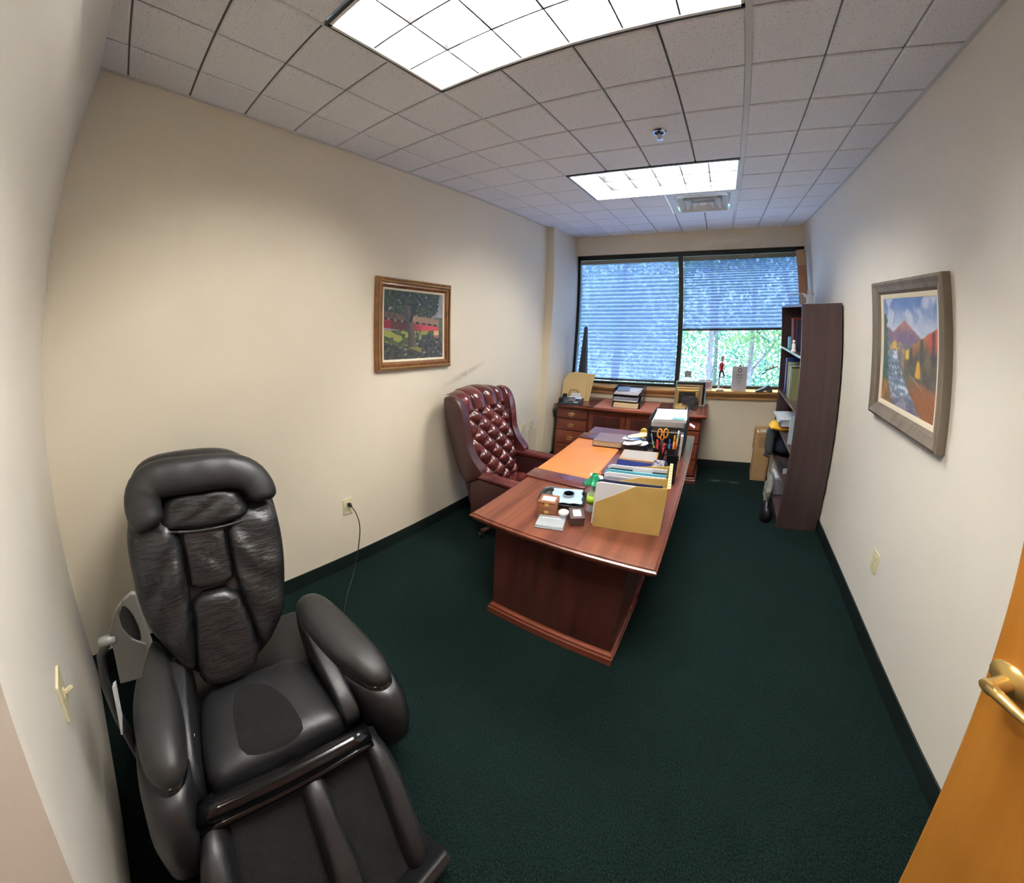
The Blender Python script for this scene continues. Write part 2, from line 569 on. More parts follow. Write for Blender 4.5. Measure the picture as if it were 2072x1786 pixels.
# edge angle around the room
for nm, b in (('ceiling_edge_angle', (XL, XL + .02, -2.6, YB)), ('ceiling_edge_angle', (XR - .02, XR, -2.35, YB))):
    MB().box(*b, ZC - .004, ZC + .001).build(nm, m_tee, ceil)

# baseboards
struct('baseboard_left', MB().box(XL, XL + .008, -2.6, 1.40, 0, .10), m_base)
struct('baseboard_right', MB().box(XR - .008, XR, -2.30, YB, 0, .10), m_base)
struct('baseboard_back', MB().box(WXL, XR, YB - .008, YB, 0, .10).box(XL, WXL + .008, 1.392, 1.40, 0, .10).box(WXL, WXL + .008, 1.40, YB, 0, .10), m_base)

# window
win = struct('window_1', MB().box(WXL, XR, YB + .05, YB + .11, WT - .055, WT).box(WXL, XR, YB + .05, YB + .11, WB_, WB_ + .06)
             .box(WXL, WXL + .035, YB + .05, YB + .11, WB_, WT).box(XR - .035, XR, YB + .05, YB + .11, WB_, WT), m_blackmetal)
MX = -0.655
MB().box(MX - .028, MX + .028, YB + .035, YB + .11, WB_ + .06, WT - .055).build('mullion', m_blackmetal, win)
MB().box(WXL + .035, MX - .028, YB + .088, YB + .094, WB_ + .06, WT - .055).build('pane', m_glass, win)
MB().box(MX + .028, XR - .035, YB + .088, YB + .094, WB_ + .06, WT - .055).build('pane', m_glass, win)
struct('trim_2', MB().box(WXL, XR, YB - .075, YB + .06, .915, .945).prism([(YB, .835), (YB - .018, .835), (YB - .024, .85), (YB - .02, .865), (YB - .034, .885), (YB - .045, .914), (YB, .914)], WXL, XR, 'x'), m_silloak, bevel=.004)

def pleats(name, label, x0, x1, ztop, zbot, n, stack=0.0):
    t = thing(name, label, 'window shade', (0, 0, zbot), 0, 'pleated window shades')
    hr = MB().box(x0, x1, YB + .045, YB + .082, ztop - zbot, ztop + .045 - zbot)
    hr.build('head_rail', m_headrail, t, bevel=.004)
    vs, fs = [], []
    zs = []
    for i in range(2 * n + 1):
        u = i / (2 * n)
        zs.append((1 - u ** (1 + stack)) * (ztop - zbot - .02) + .02)
    for i, z in enumerate(zs):
        y = YB + .050 + (.028 if i % 2 else 0)
        vs += [(x0 + .004, y, z), (x1 - .004, y, z)]
    for i in range(2 * n):
        fs.append((2 * i, 2 * i + 1, 2 * i + 3, 2 * i + 2))
    MB().add(vs, fs).build('pleated_fabric', m_shade, t)
    MB().box(x0, x1, YB + .048, YB + .078, 0, .024).build('bottom_rail', m_dkrail, t, bevel=.004)
    return t
pleats('pleated_shade', 'pale blue pleated window shade lowered all the way to the sill', WXL + .037, MX - .03, WT - .105, WB_ + .075, 30)
pleats('pleated_shade', 'pale blue pleated window shade raised above the eye chart', MX + .03, XR - .04, WT - .105, 1.60, 26, .45)

# door, standing open toward the right wall
DE, DH = Vector((.458, -1.362)), Vector((.82, -2.185))
da = math.atan2((DH - DE).y, (DH - DE).x)
door = struct('door_1', MB().box(0, .90, 0, .045, .012, 2.03), m_oakdoor, bevel=.003, loc=(DE.x, DE.y, 0), rot=(0, 0, da))
hn = bpy.data.objects.new('lever_handle', None)
COL.objects.link(hn)
hn.parent = door
hn.location = (.036, 0, 1.085)
MB(Matrix.Rotation(PI / 2, 4, 'X')).lathe([(.001, 0), (.034, 0), (.034, .004), (.027, .012), (.0125, .016), (.0115, .05), (.014, .056), (.013, .066), (.001, .068)], 24).build('rose', m_brass, hn, True, auto=.6)
MB().tube([(0, -.058, 0), (.02, -.06, 0), (.06, -.06, -.002), (.105, -.058, -.004), (.118, -.05, -.004), (.122, -.02, -.004), (.122, -.012, -.004)], [.0125, .0115, .0085, .0075, .0075, .007, .007], 10).build('lever', m_brass, hn, True)

# ------------------------------------------------------------------ ceiling fittings
def troffer(label, q, dent=None):
    x0, x1 = q[0] * FT, q[1] * FT
    y0, y1 = -q[3] * FT, -q[2] * FT
    cx, cy = (x0 + x1) / 2, (y0 + y1) / 2
    t = thing('ceiling_light', label, 'ceiling light', (cx, cy, ZC), 0, 'recessed fluorescent fixtures')
    a, b = (x1 - x0) / 2 - .014, (y1 - y0) / 2 - .014
    MB().box(-a, a, -b, -b + .012, -.004, .06).box(-a, a, b - .012, b, -.004, .06).box(-a, -a + .012, -b, b, -.004, .06).box(a - .012, a, -b, b, -.004, .06).build('frame', m_blackmetal if False else m_white, t)
    MB().box(-a - .011, a + .011, -b - .011, -b, -.0, .02).box(-a - .011, a + .011, b, b + .011, -.0, .02).box(-a - .011, -a, -b, b, -.0, .02).box(a, a + .011, -b, b, -.0, .02).build('shadow_gap', m_blackpl, t)
    MB().box(-a, a, -b, b, .140, .150).box(-a, a, -b, -b + .006, .03, .145).box(-a, a, b - .006, b, .03, .145).box(-a, -a + .006, -b, b, .03, .145).box(a - .006, a, -b, b, .03, .145).build('reflector', m_white, t)
    iw, ih = 2 * (a - .012), 2 * (b - .012)
    dz = .066
    for k in range(1, 6):
        x = -iw / 2 + iw * k / 6
        MB().prism([(x - .0032, 0), (x + .0032, 0), (x + .0034, .002), (x + .007, dz), (x - .007, dz), (x - .0034, .002)], -ih / 2, ih / 2, 'y').build('louver_blade', m_louver, t)
    for k in range(1, 3):
        y = -ih / 2 + ih * k / 3
        MB().prism([(y - .0032, .0005), (y + .0032, .0005), (y + .0036, .002), (y + .012, dz), (y - .012, dz), (y - .0036, .002)], -iw / 2, iw / 2, 'x').build('louver_blade', m_louver, t)
    for k in range(3):
        y = -ih / 2 + ih * (k + .5) / 3
        MB().tube([(-iw / 2 + .02, y, .108), (iw / 2 - .02, y, .108)], .013, 12).build('fluorescent_tube', m_lamp, t, True)
    return t
troffer('large louvered ceiling light nearest the viewer, cut off by the top of the picture', L1)
troffer('louvered ceiling light further back, next to the square air vent', L2)

vx, vy = -1 * FT, 3 * FT
t = thing('ceiling_vent', 'square white ceiling air vent with stepped vanes', 'vent', (vx, vy, ZC))
def ring(mb, a, wd, z0, z1):
    """sloping square ring: outer edge at z1 (low), inner edge high"""
    vs, fs = [], []
    for r, z in ((a, z1), (a - wd, z0), (a - wd, z0 + .004), (a, z1 + .004)):
        vs += [(-r, -r, z), (r, -r, z), (r, r, z), (-r, r, z)]
    for i in range(4):
        for k in range(4):
            j = (i + 1) % 4
            fs.append((i * 4 + k, i * 4 + (k + 1) % 4, j * 4 + (k + 1) % 4, j * 4 + k))
    return mb.add(vs, fs)
ring(MB(), .300, .055, .0, -.004).build('frame', m_white, t)
MB().box(-.29, .29, -.29, .29, .06, .07).build('duct_back', mat('duct_shadow_grey', lin(120, 120, 118), .8), t)
for a, z in ((.225, -.012), (.158, -.02), (.092, -.028)):
    ring(MB(), a, .046, z + .05, z).build('vane', m_white, t)
MB().box(-.03, .03, -.03, .03, -.006, .0).build('centre_plate', m_white, t)

t = thing('sprinkler_head', 'chrome fire sprinkler head in the ceiling', 'sprinkler', (-.46, -.46, ZC))
MB().lathe([(.001, 0), (.042, 0), (.042, -.004), (.034, -.010), (.026, -.010), (.022, .012), (.001, .012)], 28).build('escutcheon', m_chrome, t, True, auto=.5)
MB().lathe([(.001, .0), (.009, .0), (.009, -.022), (.004, -.03), (.004, -.046), (.001, -.046)], 14).build('bulb', m_chrome, t, True)
MB().lathe([(.001, -.046), (.016, -.046), (.016, -.049), (.001, -.05)], 14).tube([(.012, 0, -.01), (.012, 0, -.03), (.004, 0, -.044)], .002, 6).tube([(-.012, 0, -.01), (-.012, 0, -.03), (-.004, 0, -.044)], .002, 6).build('deflector', m_chrome, t, True, auto=.5)

# ------------------------------------------------------------------ trees outside
def tree(label, x, y, h, rad, nleaf, lm, seed, lean=0.0, zc=1.3, zs=2.2):
    rnd = random.Random(seed)
    t = thing('leafy_tree', label, 'tree', (x, y, -3.5), 0, 'trees outside the window')
    top = (lean * h, rnd.uniform(-.3, .3), h)
    mid = (lean * h * .4 + rnd.uniform(-.15, .15), 0, h * .5)
    path = chaikin([(0, 0, 0), mid, top], 2, False)
    MB().tube(path, [.085 - .06 * i / (len(path) - 1) for i in range(len(path))], 8).build('trunk', m_bark, t, True)
    for k in range(9):
        u = rnd.uniform(.45, .9)
        b = Vector(path[min(len(path) - 1, int(u * len(path)))])
        an = rnd.uniform(0, 2 * PI)
        d = Vector((math.cos(an), math.sin(an) * .7, rnd.uniform(.35, 1.2))) * rad * rnd.uniform(.5, .9)
        MB().tube([b, b + d * .5 + Vector((0, 0, -.08)), b + d], [.035, .022, .008], 6).build('branch', m_bark, t, True)
    vs, fs = [], []
    cl = [(rnd.gauss(0, .45), rnd.gauss(0, .4), rnd.gauss(0, .42)) for _ in range(26)]
    for k in range(int(nleaf * 1.7)):
        c = cl[rnd.randrange(len(cl))]
        p = Vector((top[0] * .6 + (c[0] + rnd.gauss(0, .22)) * rad, (c[1] + rnd.gauss(0, .22)) * rad, 3.5 + zc + (c[2] + rnd.gauss(0, .2)) * zs))
        if p.y + y < 3.2 or p.x + x < -9:
            continue
        s = rnd.uniform(.032, .07)
        R = Matrix.Rotation(rnd.uniform(0, 6.3), 3, 'Z') @ Matrix.Rotation(rnd.gauss(.5, .5), 3, 'X')
        n = len(vs)
        for a in ((0, -s, 0), (s * .75, -s * .1, s * .15), (s * .35, s * .35, .0), (0, s, -s * .2), (-s * .35, s * .35, 0), (-s * .75, -s * .1, s * .15)):
            vs.append(p + R @ Vector(a))
        fs += [(n, n + 1, n + 2, n + 3), (n, n + 3, n + 4, n + 5)]
    me = bpy.data.meshes.new('foliage')
    me.from_pydata(vs, [], fs)
    me.materials.append(lm)
    o = bpy.data.objects.new('foliage', me)
    COL.objects.link(o)
    o.parent = t
    o['kind'] = 'stuff'
TR = [('slender grey-trunked tree behind the red-shirted figurine', -.45, 5.6, 8.5, 1.5, 2300, m_leaf, 1, .02, 2.7, 1.4),
      ('leaning tree with a grey trunk seen behind the eye chart', .35, 6.0, 9.0, 1.7, 2300, m_leaf2, 2, .05, 2.8, 1.5),
      ('tree with yellow-green leaves beyond the right end of the window', 2.3, 6.2, 9.0, 1.7, 2400, m_leaf, 3, -.16, 1.9, 1.7),
      ('tree behind the centre of the fully lowered shade', -2.6, 6.2, 9.2, 1.9, 2600, m_leaf2, 4, .04, 2.0, 2.1),
      ('tree beyond the left edge of the window', -4.6, 6.6, 9.4, 2.0, 2600, m_leaf, 5, .05, 2.0, 2.2),
      ('taller tree further off between the two nearest trunks', -.1, 9.6, 11.0, 2.9, 7000, m_leaf2, 6, -.03, .2, 2.6),
      ('distant tree with a straight trunk further off to the right', 2.9, 10.0, 11.0, 3.0, 7000, m_leaf2, 7, -.05, .4, 2.8),
      ('distant broad tree behind the lowered shade', -4.0, 10.6, 11.5, 3.2, 7000, m_leaf, 8, .0, 1.0, 3.0)]
for a in TR:
    tree(*a)

# ------------------------------------------------------------------ wall plates
def plate(name, label, cat, loc, rz, kind, m=m_ivory, group=None, w2=.036, h2=.059):
    """local x = out of the wall, y sideways"""
    t = thing(name, label, cat, loc, rz, group)
    MB().prism(rrect(w2, h2, .006, 3), 0, .006, 'x').build('cover_plate', m, t, bevel=.002)
    if kind == 'outlet':
        for z in (-.020, .020):
            o = MB().prism(rrect(.0165, .0145, .007, 4, 0, z), .006, .008, 'x').build('receptacle', m, t)
            MB().box(.0079, .0083, -.008, -.006, z - .002, z + .006).box(.0079, .0083, .006, .008, z - .002, z + .006).lathe([(.0005, 0), (.0022, 0), (.0022, .0083), (.0005, .0083)], 8, (0, 0, 0), Matrix.Translation((0, 0, z - .008)) @ Matrix.Rotation(PI / 2, 4, 'Y')).build('slots', m_blackpl, o)
    elif kind == 'switch':
        MB().box(.006, .008, -.006, .006, -.013, .013).build('switch_slot', m, t)
        MB().box(.0, .020, -.0035, .0035, -.005, .005, Matrix.Translation((.006, 0, 0)) @ Matrix.Rotation(-.5, 4, 'Y')).build('toggle', m, t, bevel=.001)
    elif kind == 'jack':
        MB().box(.006, .009, -.008, .008, -.008, .008).build('jack', m, t)
    MB().lathe([(.0005, 0), (.003, 0), (.003, .0068), (.0005, .007)], 8, (0, 0, 0), Matrix.Translation((0, 0, 0)) @ Matrix.Rotation(PI / 2, 4, 'Y')).build('screw', m_steel, t)
    return t
plate('wall_outlet', 'ivory wall outlet with a black cord plugged into it', 'outlet', (XL, -1.065, .49), 0, 'outlet')
plate('wall_outlet', 'blank ivory wall outlet low on the right wall under the river painting', 'outlet', (XR, -.115, .44), PI, 'outlet')
plate('wall_outlet', 'yellowed outlet nearest the wing chair in the row of three plates', 'outlet', (XL, 1.08, .555), 0, 'outlet')
plate('wall_plate', 'middle plate in the row of three on the cream wall', 'wall plate', (XL, 1.235, .56), 0, 'jack')
plate('wall_plate', 'plate nearest the credenza in the row of three on the cream wall', 'wall plate', (XL, 1.345, .562), 0, 'jack', m_whitep)
sx = -1.325
plate('light_switch', 'ivory toggle light switch on the wall beside the doorway', 'light switch', (sx, yn(sx), .745), math.atan(SLP) + PI / 2, 'switch', w2=.038, h2=.062)

t = thing('power_cord', 'black power cord hanging from the outlet to the massage chair', 'cord', (XL + .01, -1.065, .51))
MB().box(0, .022, -.011, .011, -.011, .011).box(.02, .034, -.008, .008, -.009, .007).build('plug', m_blackpl, t, bevel=.003)
cp = chaikin([(.03, 0, 0), (.075, .006, -.03), (.09, .02, -.14), (.10, -.03, -.33), (.13, -.10, -.46), (.22, -.22, -.503), (.36, -.34, -.503)], 3, False)
MB().tube(cp, .0035, 6).build('cable', m_blackpl, t, True)
t = simple('telephone_wire', 'thin white wire dropping from the plates to the floor', 'wire', MB().tube([(XL + .006, 1.17, .55), (XL + .008, 1.16, .3), (XL + .012, 1.15, .012)], .002, 6), m_whitep, smooth=True)

# ------------------------------------------------------------------ framed paintings (colours computed point by point)
def mix(a, b, t):
    t = max(0., min(1., t))
    return tuple(a[i] + (b[i] - a[i]) * t for i in range(3))
from mathutils import noise as mno
def nz(x, y, s, seed=0.0):
    return mno.noise(Vector((x * s, y * s, seed)))
def ss(a, b, x):
    t = max(0., min(1., (x - a) / (b - a)))
    return t * t * (3 - 2 * t)

def paint_bridge(x, y):       # x 0..1 left-right, y 0..1 bottom-top
    n1, n2, n3 = nz(x, y, 7), nz(x, y, 18, 3), nz(x, y, 42, 5)
    sky = (150, 142, 160)
    col = mix(sky, (120, 122, 118), .5 + n1)
    if .42 < y < .64 and x > .84:
        col = mix((70, 84, 70), (86, 104, 80), .5 + n2)
    # canopy
    e = .60 + .10 * math.sin(x * 7) * .4 - .05 * (x < .25) + .10 * n1 + .05 * n2
    cd_ = y - e + .16 * max(0, .45 - x)
    if x > .72:
        cd_ -= (x - .72) * 1.3 - .10
    if cd_ > 0 and x < .93 + .04 * n2:
        col = mix((34, 42, 38), (70, 80, 58), .5 + .9 * n2 + .5 * n3)
        if n2 + n3 * .6 > .62:
            col = (150, 146, 156)
        if n3 > .42 and y < .8:
            col = (104, 112, 66)
    # bridge roof and wall, sinking to the right
    rt = .70 - .12 * x + .012 * n2
    if x > .45 or x < .44:
        top = .705 - .105 * x if x > .45 else .70 - .12 * x
        if top - .085 < y < top and x < .93:
            col = mix((134, 104, 82), (160, 128, 98), .5 + n3) if x > .46 else mix((70, 62, 52), (100, 84, 66), .5 + n2)
        if top - .115 < y <= top - .085 and x < .93:
            col = (44, 38, 38) if math.sin(x * 60) > -.4 else (130, 110, 96)
        if top - .235 < y <= top - .115 and x < .93:
            col = mix((122, 34, 42), (196, 74, 80), ss(.4, .75, x) + .35 * n2)
            if .12 < x < .45:
                col = mix(col, (52, 44, 40), .65)
    # bank and grass
    if y < .43:
        col = mix((58, 70, 50), (94, 100, 62), .5 + n2)
        if n1 + .5 * n2 > .1:
            col = mix(col, (164, 164, 74), .7)
        if x > .62 and .25 < y < .37:
            col = mix((44, 58, 62), (66, 84, 78), .5 + n2)
        if .84 < x < .93 and .29 < y < .43:
            col = (206, 176, 120) if y > .36 else (160, 92, 76)
    if y < .27 - .06 * math.sin(x * 6):
        col = mix((40, 46, 44), (84, 78, 70), .5 + n2)
        st = mno.voronoi(Vector((x * 11, y * 16, 2.)))[0][0]
        if st < .32 and n1 > -.25:
            col = mix((168, 164, 156), (88, 88, 88), st / .32)
        if abs(y - (.34 - .42 * (x - .1))) < .035 and x < .62:
            col = mix((150, 138, 62), (112, 104, 54), .5 + n3)
    # trunk
    tx = .40 + .05 * math.sin(y * 5) - .10 * max(0, y - .62) + .05 * max(0, .34 - y)
    wd = .055 + .05 * max(0, .32 - y) * 3
    if .18 < y < .80 and abs(x - tx) < wd:
        col = mix((58, 54, 52), (96, 86, 78), (x - tx) / wd * .5 + .5 + .4 * n3)
    if .55 < y < .85 and abs(x - (.42 + (y - .55) * .35)) < .028:
        col = (40, 40, 38)
    return col

def paint_river(x, y):
    n1, n2, n3 = nz(x, y, 4, 9), nz(x, y, 10, 2), nz(x, y, 28, 4)
    nh = nz(x * .5, y * 2.2, 11, 6)                      # stretched along the water
    col = mix((188, 196, 210), (96, 120, 172), ss(.66, 1, y) + .35 * n1)
    col = mix(col, (200, 202, 212), .85 * ss(.0, .5, n1 + .7 * n2 + .1))
    mt = .655 + .15 * max(0, 1 - abs(x - .44) / .30)
    mt = max(mt, .655 + .08 * max(0, 1 - abs(x - .10) / .17)) + .008 * n3
    col = mix(col, mix((120, 100, 122), (178, 122, 112), ss(.62, .80, y) + .5 * n2), ss(0, .012, mt - y))
    lo = .605 + .02 * n2                                   # far bank with autumn trees
    bank = mix((104, 108, 104), (150, 134, 124), .5 + n2)
    bank = mix(bank, mix((216, 124, 66), (214, 178, 84), .5 + 1.5 * n1), ss(.05, .35, n2 + .5 * n3) * (1 - ss(.38, .5, x)))
    col = mix(col, bank, ss(0, .03, lo - y))
    hs = .55 + .40 * max(0, x - .48) + .025 * n2           # hillside climbing to the right
    k = ss(0, .02, hs - y) * ss(.42, .50, x + .05 * n2)
    hill = mix((84, 74, 60), (112, 96, 70), .5 + n2)
    hill = mix(hill, mix((196, 98, 56), (168, 118, 70), .5 + 1.2 * n1), ss(.14, .02, hs - y) * .9)
    hill = mix(hill, (200, 84, 52), ss(.78, .92, x) * ss(.50, .62, y))
    pine = max(0, math.sin(x * 34 + 1.2)) ** 2 * ss(.40, .50, y) * ss(-.03, .05, hs - y)
    hill = mix(hill, (58, 62, 56), .8 * pine)
    hill = mix(hill, (92, 88, 80), ss(.42, .34, y) * .6)
    hill = mix(hill, (212, 196, 84), ss(.045, .02, abs(x - .50)) * ss(.44, .47, y) * ss(.60, .56, y))
    hill = mix(hill, (218, 164, 60), ss(.055, .02, abs(x - .70) + (y - .38) * .2) * ss(.30, .33, y) * ss(.48, .44, y))
    col = mix(col, hill, k * ss(.26, .32, y + .12 * (x - .5)))
    g = mix((100, 100, 78), (128, 104, 72), .5 + n2)      # near ground
    g = mix(g, (154, 96, 62), ss(.15, .55, x - y) * .8)
    col = mix(col, g, ss(.335, .29, y + .14 * (x - .5)))
    cxr = .21 + .95 * (.53 - y) ** 2 * 1.1 + .06 * (.5 - y)
    wr = .085 + .40 * max(0, .53 - y) + .02 * n2
    rv = ss(wr, wr * .8, abs(x - cxr)) * ss(.53, .50, y)
    wat = mix((108, 122, 144), (150, 162, 180), .5 + 1.3 * nh)
    wat = mix(wat, (212, 216, 224), ss(.12, .4, nh + .5 * n3))
    wat = mix(wat, (82, 84, 90), .8 * ss(.06, .0, abs(y - .36 + .03 * n2)) * ss(.0, .2, n3 + .1) + .7 * ss(.05, .0, abs(y - .30 + .02 * n2)) * ss(.0, .2, -n3))
    wat = mix(wat, (112, 100, 116), ss(.16, .02, y) * .6)
    col = mix(col, wat, rv)
    rock = ss(.018, .006, abs(y - (.33 - .42 * (x - .55)))) * ss(.52, .58, x)
    col = mix(col, (160, 150, 128), rock * .55 * ss(.85, .7, x))
    col = mix(col, mix((176, 120, 68), (118, 98, 66), .5 + n2), ss(.26, .20, x + .6 * y - .0) * ss(.30, .22, y))
    pw = .12 - .015 * math.sin(y * 70) - .12 * max(0, y - .45)
    col = mix(col, mix((56, 78, 70), (78, 100, 84), .5 + n2), ss(pw, pw - .02, x) * ss(.18, .24, y) * ss(.86, .84, y))
    return tuple(c + 10 * n3 for c in col)

def painting(label, loc, rz, W, H, fw, mf, fn, gilt, prof, lw=.024):
    """local x = out of the wall, y = picture's left-right as seen from the room, z up"""
    t = thing('framed_painting', label, 'painting', loc, rz)
    def frame(name, w2, h2, pr, m):
        vs, fs = [], []
        for d, o in pr:          # d: inward from outer edge, o: out of wall
            a, b = w2 - d, h2 - d
            vs += [(o, -a, -b), (o, a, -b), (o, a, b), (o, -a, b)]
        n = len(pr)
        for i in range(n - 1):
            for k in range(4):
                fs.append((i * 4 + k, i * 4 + (k + 1) % 4, (i + 1) * 4 + (k + 1) % 4, (i + 1) * 4 + k))
        return MB().add(vs, fs).build(name, m, t)
    frame('frame', W / 2, H / 2, [(0, 0)] + prof, mf)
    if gilt:
        o = frame('gilt_bead', W / 2 - fw * .30, H / 2 - fw * .30, [(0, prof[1][1] + .001), (.002, prof[1][1] + .005), (.007, prof[1][1] + .005), (.009, prof[1][1])], m_goldf)
    frame('liner', W / 2 - fw, H / 2 - fw, [(0, .004), (0, .016), (lw, .011), (lw + .002, .006)], m_linen)
    nx, ny = 190, 170
    a, b = W / 2 - fw - lw, H / 2 - fw - lw
    vs = [(.0085, -a + 2 * a * i / nx, -b + 2 * b * j / ny) for j in range(ny + 1) for i in range(nx + 1)]
    fs = [(j * (nx + 1) + i, j * (nx + 1) + i + 1, (j + 1) * (nx + 1) + i + 1, (j + 1) * (nx + 1) + i) for j in range(ny) for i in range(nx)]
    me = bpy.data.meshes.new('canvas')
    me.from_pydata(vs, [], fs)
    ca = me.color_attributes.new('paint', 'FLOAT_COLOR', 'POINT')
    flat = []
    for j in range(ny + 1):
        for i in range(nx + 1):
            c = fn(i / nx, j / ny)
            flat += [*lin(*[max(0, min(255, v)) for v in c]), 1.0]
    ca.data.foreach_set('color', flat)
    m = mat('oil_paint', (.5, .5, .5), .45, bump=(120, .25, .003))
    at = m.node_tree.nodes.new('ShaderNodeAttribute')
    at.attribute_name = 'paint'
    m.node_tree.links.new(at.outputs['Color'], m.node_tree.nodes['Principled BSDF'].inputs['Base Color'])
    me.materials.append(m)
    o = bpy.data.objects.new('canvas', me)
    COL.objects.link(o)
    o.parent = t
    return t
# left wall: picture's left is toward -Y.  local y must run +Y for x>0 ; right wall: rotate 180 deg
painting('brown-framed oil painting of a red covered bridge behind a tree', (XL, -.44, 1.695), 0, .71, .605, .062, m_bronzeframe, paint_bridge, True,
         [(0, .022), (.012, .034), (.030, .026), (.046, .030), (.062, .014)], .013)
painting('grey-framed oil painting of a river valley in autumn with a mountain', (XR, -.12, 1.585), PI, .74, .76, .072, m_greyframe, paint_river, False,
         [(0, .040), (.014, .048), (.034, .038), (.056, .030), (.072, .014)])

# ------------------------------------------------------------------ massage chair
mc = thing('massage_chair', 'large black leather reclining massage chair in the corner', 'massage chair', (-1.30, -1.99, 0), math.radians(-9))
rec = math.radians(27)
BO = Vector((-.10, 0, .47))
BX, BY, BN = Vector((0, 1, 0)), Vector((-math.sin(rec), 0, math.cos(rec))), Vector((math.cos(rec), 0, math.sin(rec)))
bp = lambda s, t, h=0.0: BO + BX * s + BY * t + BN * h
OUT = [(-.21, -.02), (-.262, .10), (-.325, .216), (-.347, .423), (-.348, .611), (-.335, .724), (-.274, .800), (-.129, .822), (.044, .824), (.130, .79), (.210, .71), (.242, .593), (.245, .422), (.215, .26), (.170, .125), (.125, .06), (.043, -.03), (-.09, -.06)]
mb = cushion(MB(), OUT, BO - BN * .055, BX, BY, BN, .05, -.13, smooth=2, power=8)
mb.build('back_shell', m_leather2, mc, True)
def wr(x, y):
    return .006 * math.sin(38 * (y + .6 * abs(x + .05)) + 3 * math.sin(x * 12))
lb = [(-.196, .0), (-.255, .11), (-.315, .226), (-.336, .42), (-.337, .56), (-.30, .62), (-.22, .60), (-.155, .56), (-.148, .37), (-.158, .205), (-.176, .083)]
rb = [(.040, .0), (.115, .075), (.160, .135), (.203, .27), (.232, .42), (.232, .56), (.19, .60), (.10, .585), (.019, .54), (.016, .37), (.016, .273), (.036, .168)]
cushion(MB(), lb, BO, BX, BY, BN, .062, -.04, power=5, wob=wr).build('side_bolster', m_leather, mc, True)
cushion(MB(), rb, BO, BX, BY, BN, .062, -.04, power=5, wob=wr).build('side_bolster', m_leather, mc, True)
wr2 = lambda x, y: .004 * math.sin(60 * x + 8 * math.sin(y * 14))
cushion(MB(), [(-.150, .292), (-.143, .37), (-.150, .56), (.016, .56), (.014, .37), (.011, .292)], BO, BX, BY, BN, .040, -.04, smooth=1, power=14, wob=wr2).build('back_panel', m_leather, mc, True)
cushion(MB(), [(-.186, -.02), (-.174, .083), (-.156, .205), (-.150, .286), (.011, .286), (.033, .168), (.036, -.01), (-.05, -.055), (-.12, -.055)], BO, BX, BY, BN, .042, -.04, smooth=1, power=14, wob=wr2).build('back_panel', m_leather, mc, True)
# horseshoe head pillow
pth = chaikin([(-.235, .545), (-.262, .60), (-.255, .675), (-.205, .712), (-.09, .716), (.05, .720), (.138, .700), (.180, .640), (.182, .585)], 2, False)
ns = len(pth)
def pil(u, v):
    i = min(ns - 1, int(round(v * (ns - 1))))
    a, b = pth[max(0, i - 1)], pth[min(ns - 1, i + 1)]
    tx, ty = b[0] - a[0], b[1] - a[1]
    l = math.hypot(tx, ty)
    nx_, ny_ = -ty / l, tx / l
    e = min(1.0, math.sin(PI * (.04 + .92 * v)) * 2.6) ** .5
    wd = (.054 + .016 * math.sin(PI * v)) * e
    wd = max(.004, wd)
    th = .060 * e
    an = 2 * PI * u
    c, s_ = math.cos(an), math.sin(an)
    c2 = math.copysign(abs(c) ** .75, c)
    s2 = math.copysign(abs(s_) ** .75, s_)
    fold = 1 + .05 * math.sin(v * 70) * (1 if .3 < v < .7 else .2) * max(0, s_)
    q = pth[i]
    return bp(q[0] + nx_ * wd * c2, q[1] + ny_ * wd * c2, .062 + th * s2 * fold)
MB().grid(pil, 24, ns - 1).build('head_pillow', m_leather2, mc, True)
cushion(MB(), [(-.222, .528), (-.205, .60), (-.185, .645), (-.10, .655), (.07, .66), (.105, .625), (.130, .55), (.10, .53), (.0, .515), (-.11, .512)], BO, BX, BY, BN, .070, -.02, smooth=1, power=10, wob=lambda x, y: .005 * math.sin(55 * x + 6 * math.sin(16 * y))).build('pillow_panel', m_leather, mc, True)
MB().tube([bp(x, .508 + .9 * (x + .05) ** 2 * .7, .05) for x in [(-.23 + .36 * k / 14) for k in range(15)]], .006, 8).build('piping', m_leather2, mc, True)
# seat
ST = [(-.12, -.20), (-.10, 0), (-.10, .16), (.03, .20), (.19, .228), (.25, .225), (.245, .09), (.235, -.115), (.222, -.205), (.10, -.222)]
EZ = (Vector((1, 0, 0)), Vector((0, 1, 0)), Vector((0, 0, 1)))
cushion(MB(), ST, (0, 0, .36), *EZ, .062, -.06, smooth=1, power=6).build('seat', m_leather2, mc, True)
cushion(MB(), [(-.06, -.08), (.02, -.118), (.13, -.122), (.215, -.112), (.235, .095), (.15, .10), (.06, .075), (-.02, .03)], (0, 0, .405), *EZ, .022, -.03, smooth=3, power=6).build('seat_centre', m_fabric, mc, True)
# front bar with chromed-looking ribs
def barp(u, z, dx=0.0):
    return (.262 + dx + .055 * u - .010 * (1 - (2 * u - 1) ** 2) * -1, -.235 + .49 * u, z)
MB().tube([barp(k / 8, .385) for k in range(9)], .030, 12).build('front_bar', m_gloss, mc, True)
for z, dx in ((.352, .022), (.330, .012)):
    MB().tube([barp(k / 8, z, dx) for k in range(9)], .013, 10).build('front_rib', m_gloss, mc, True)
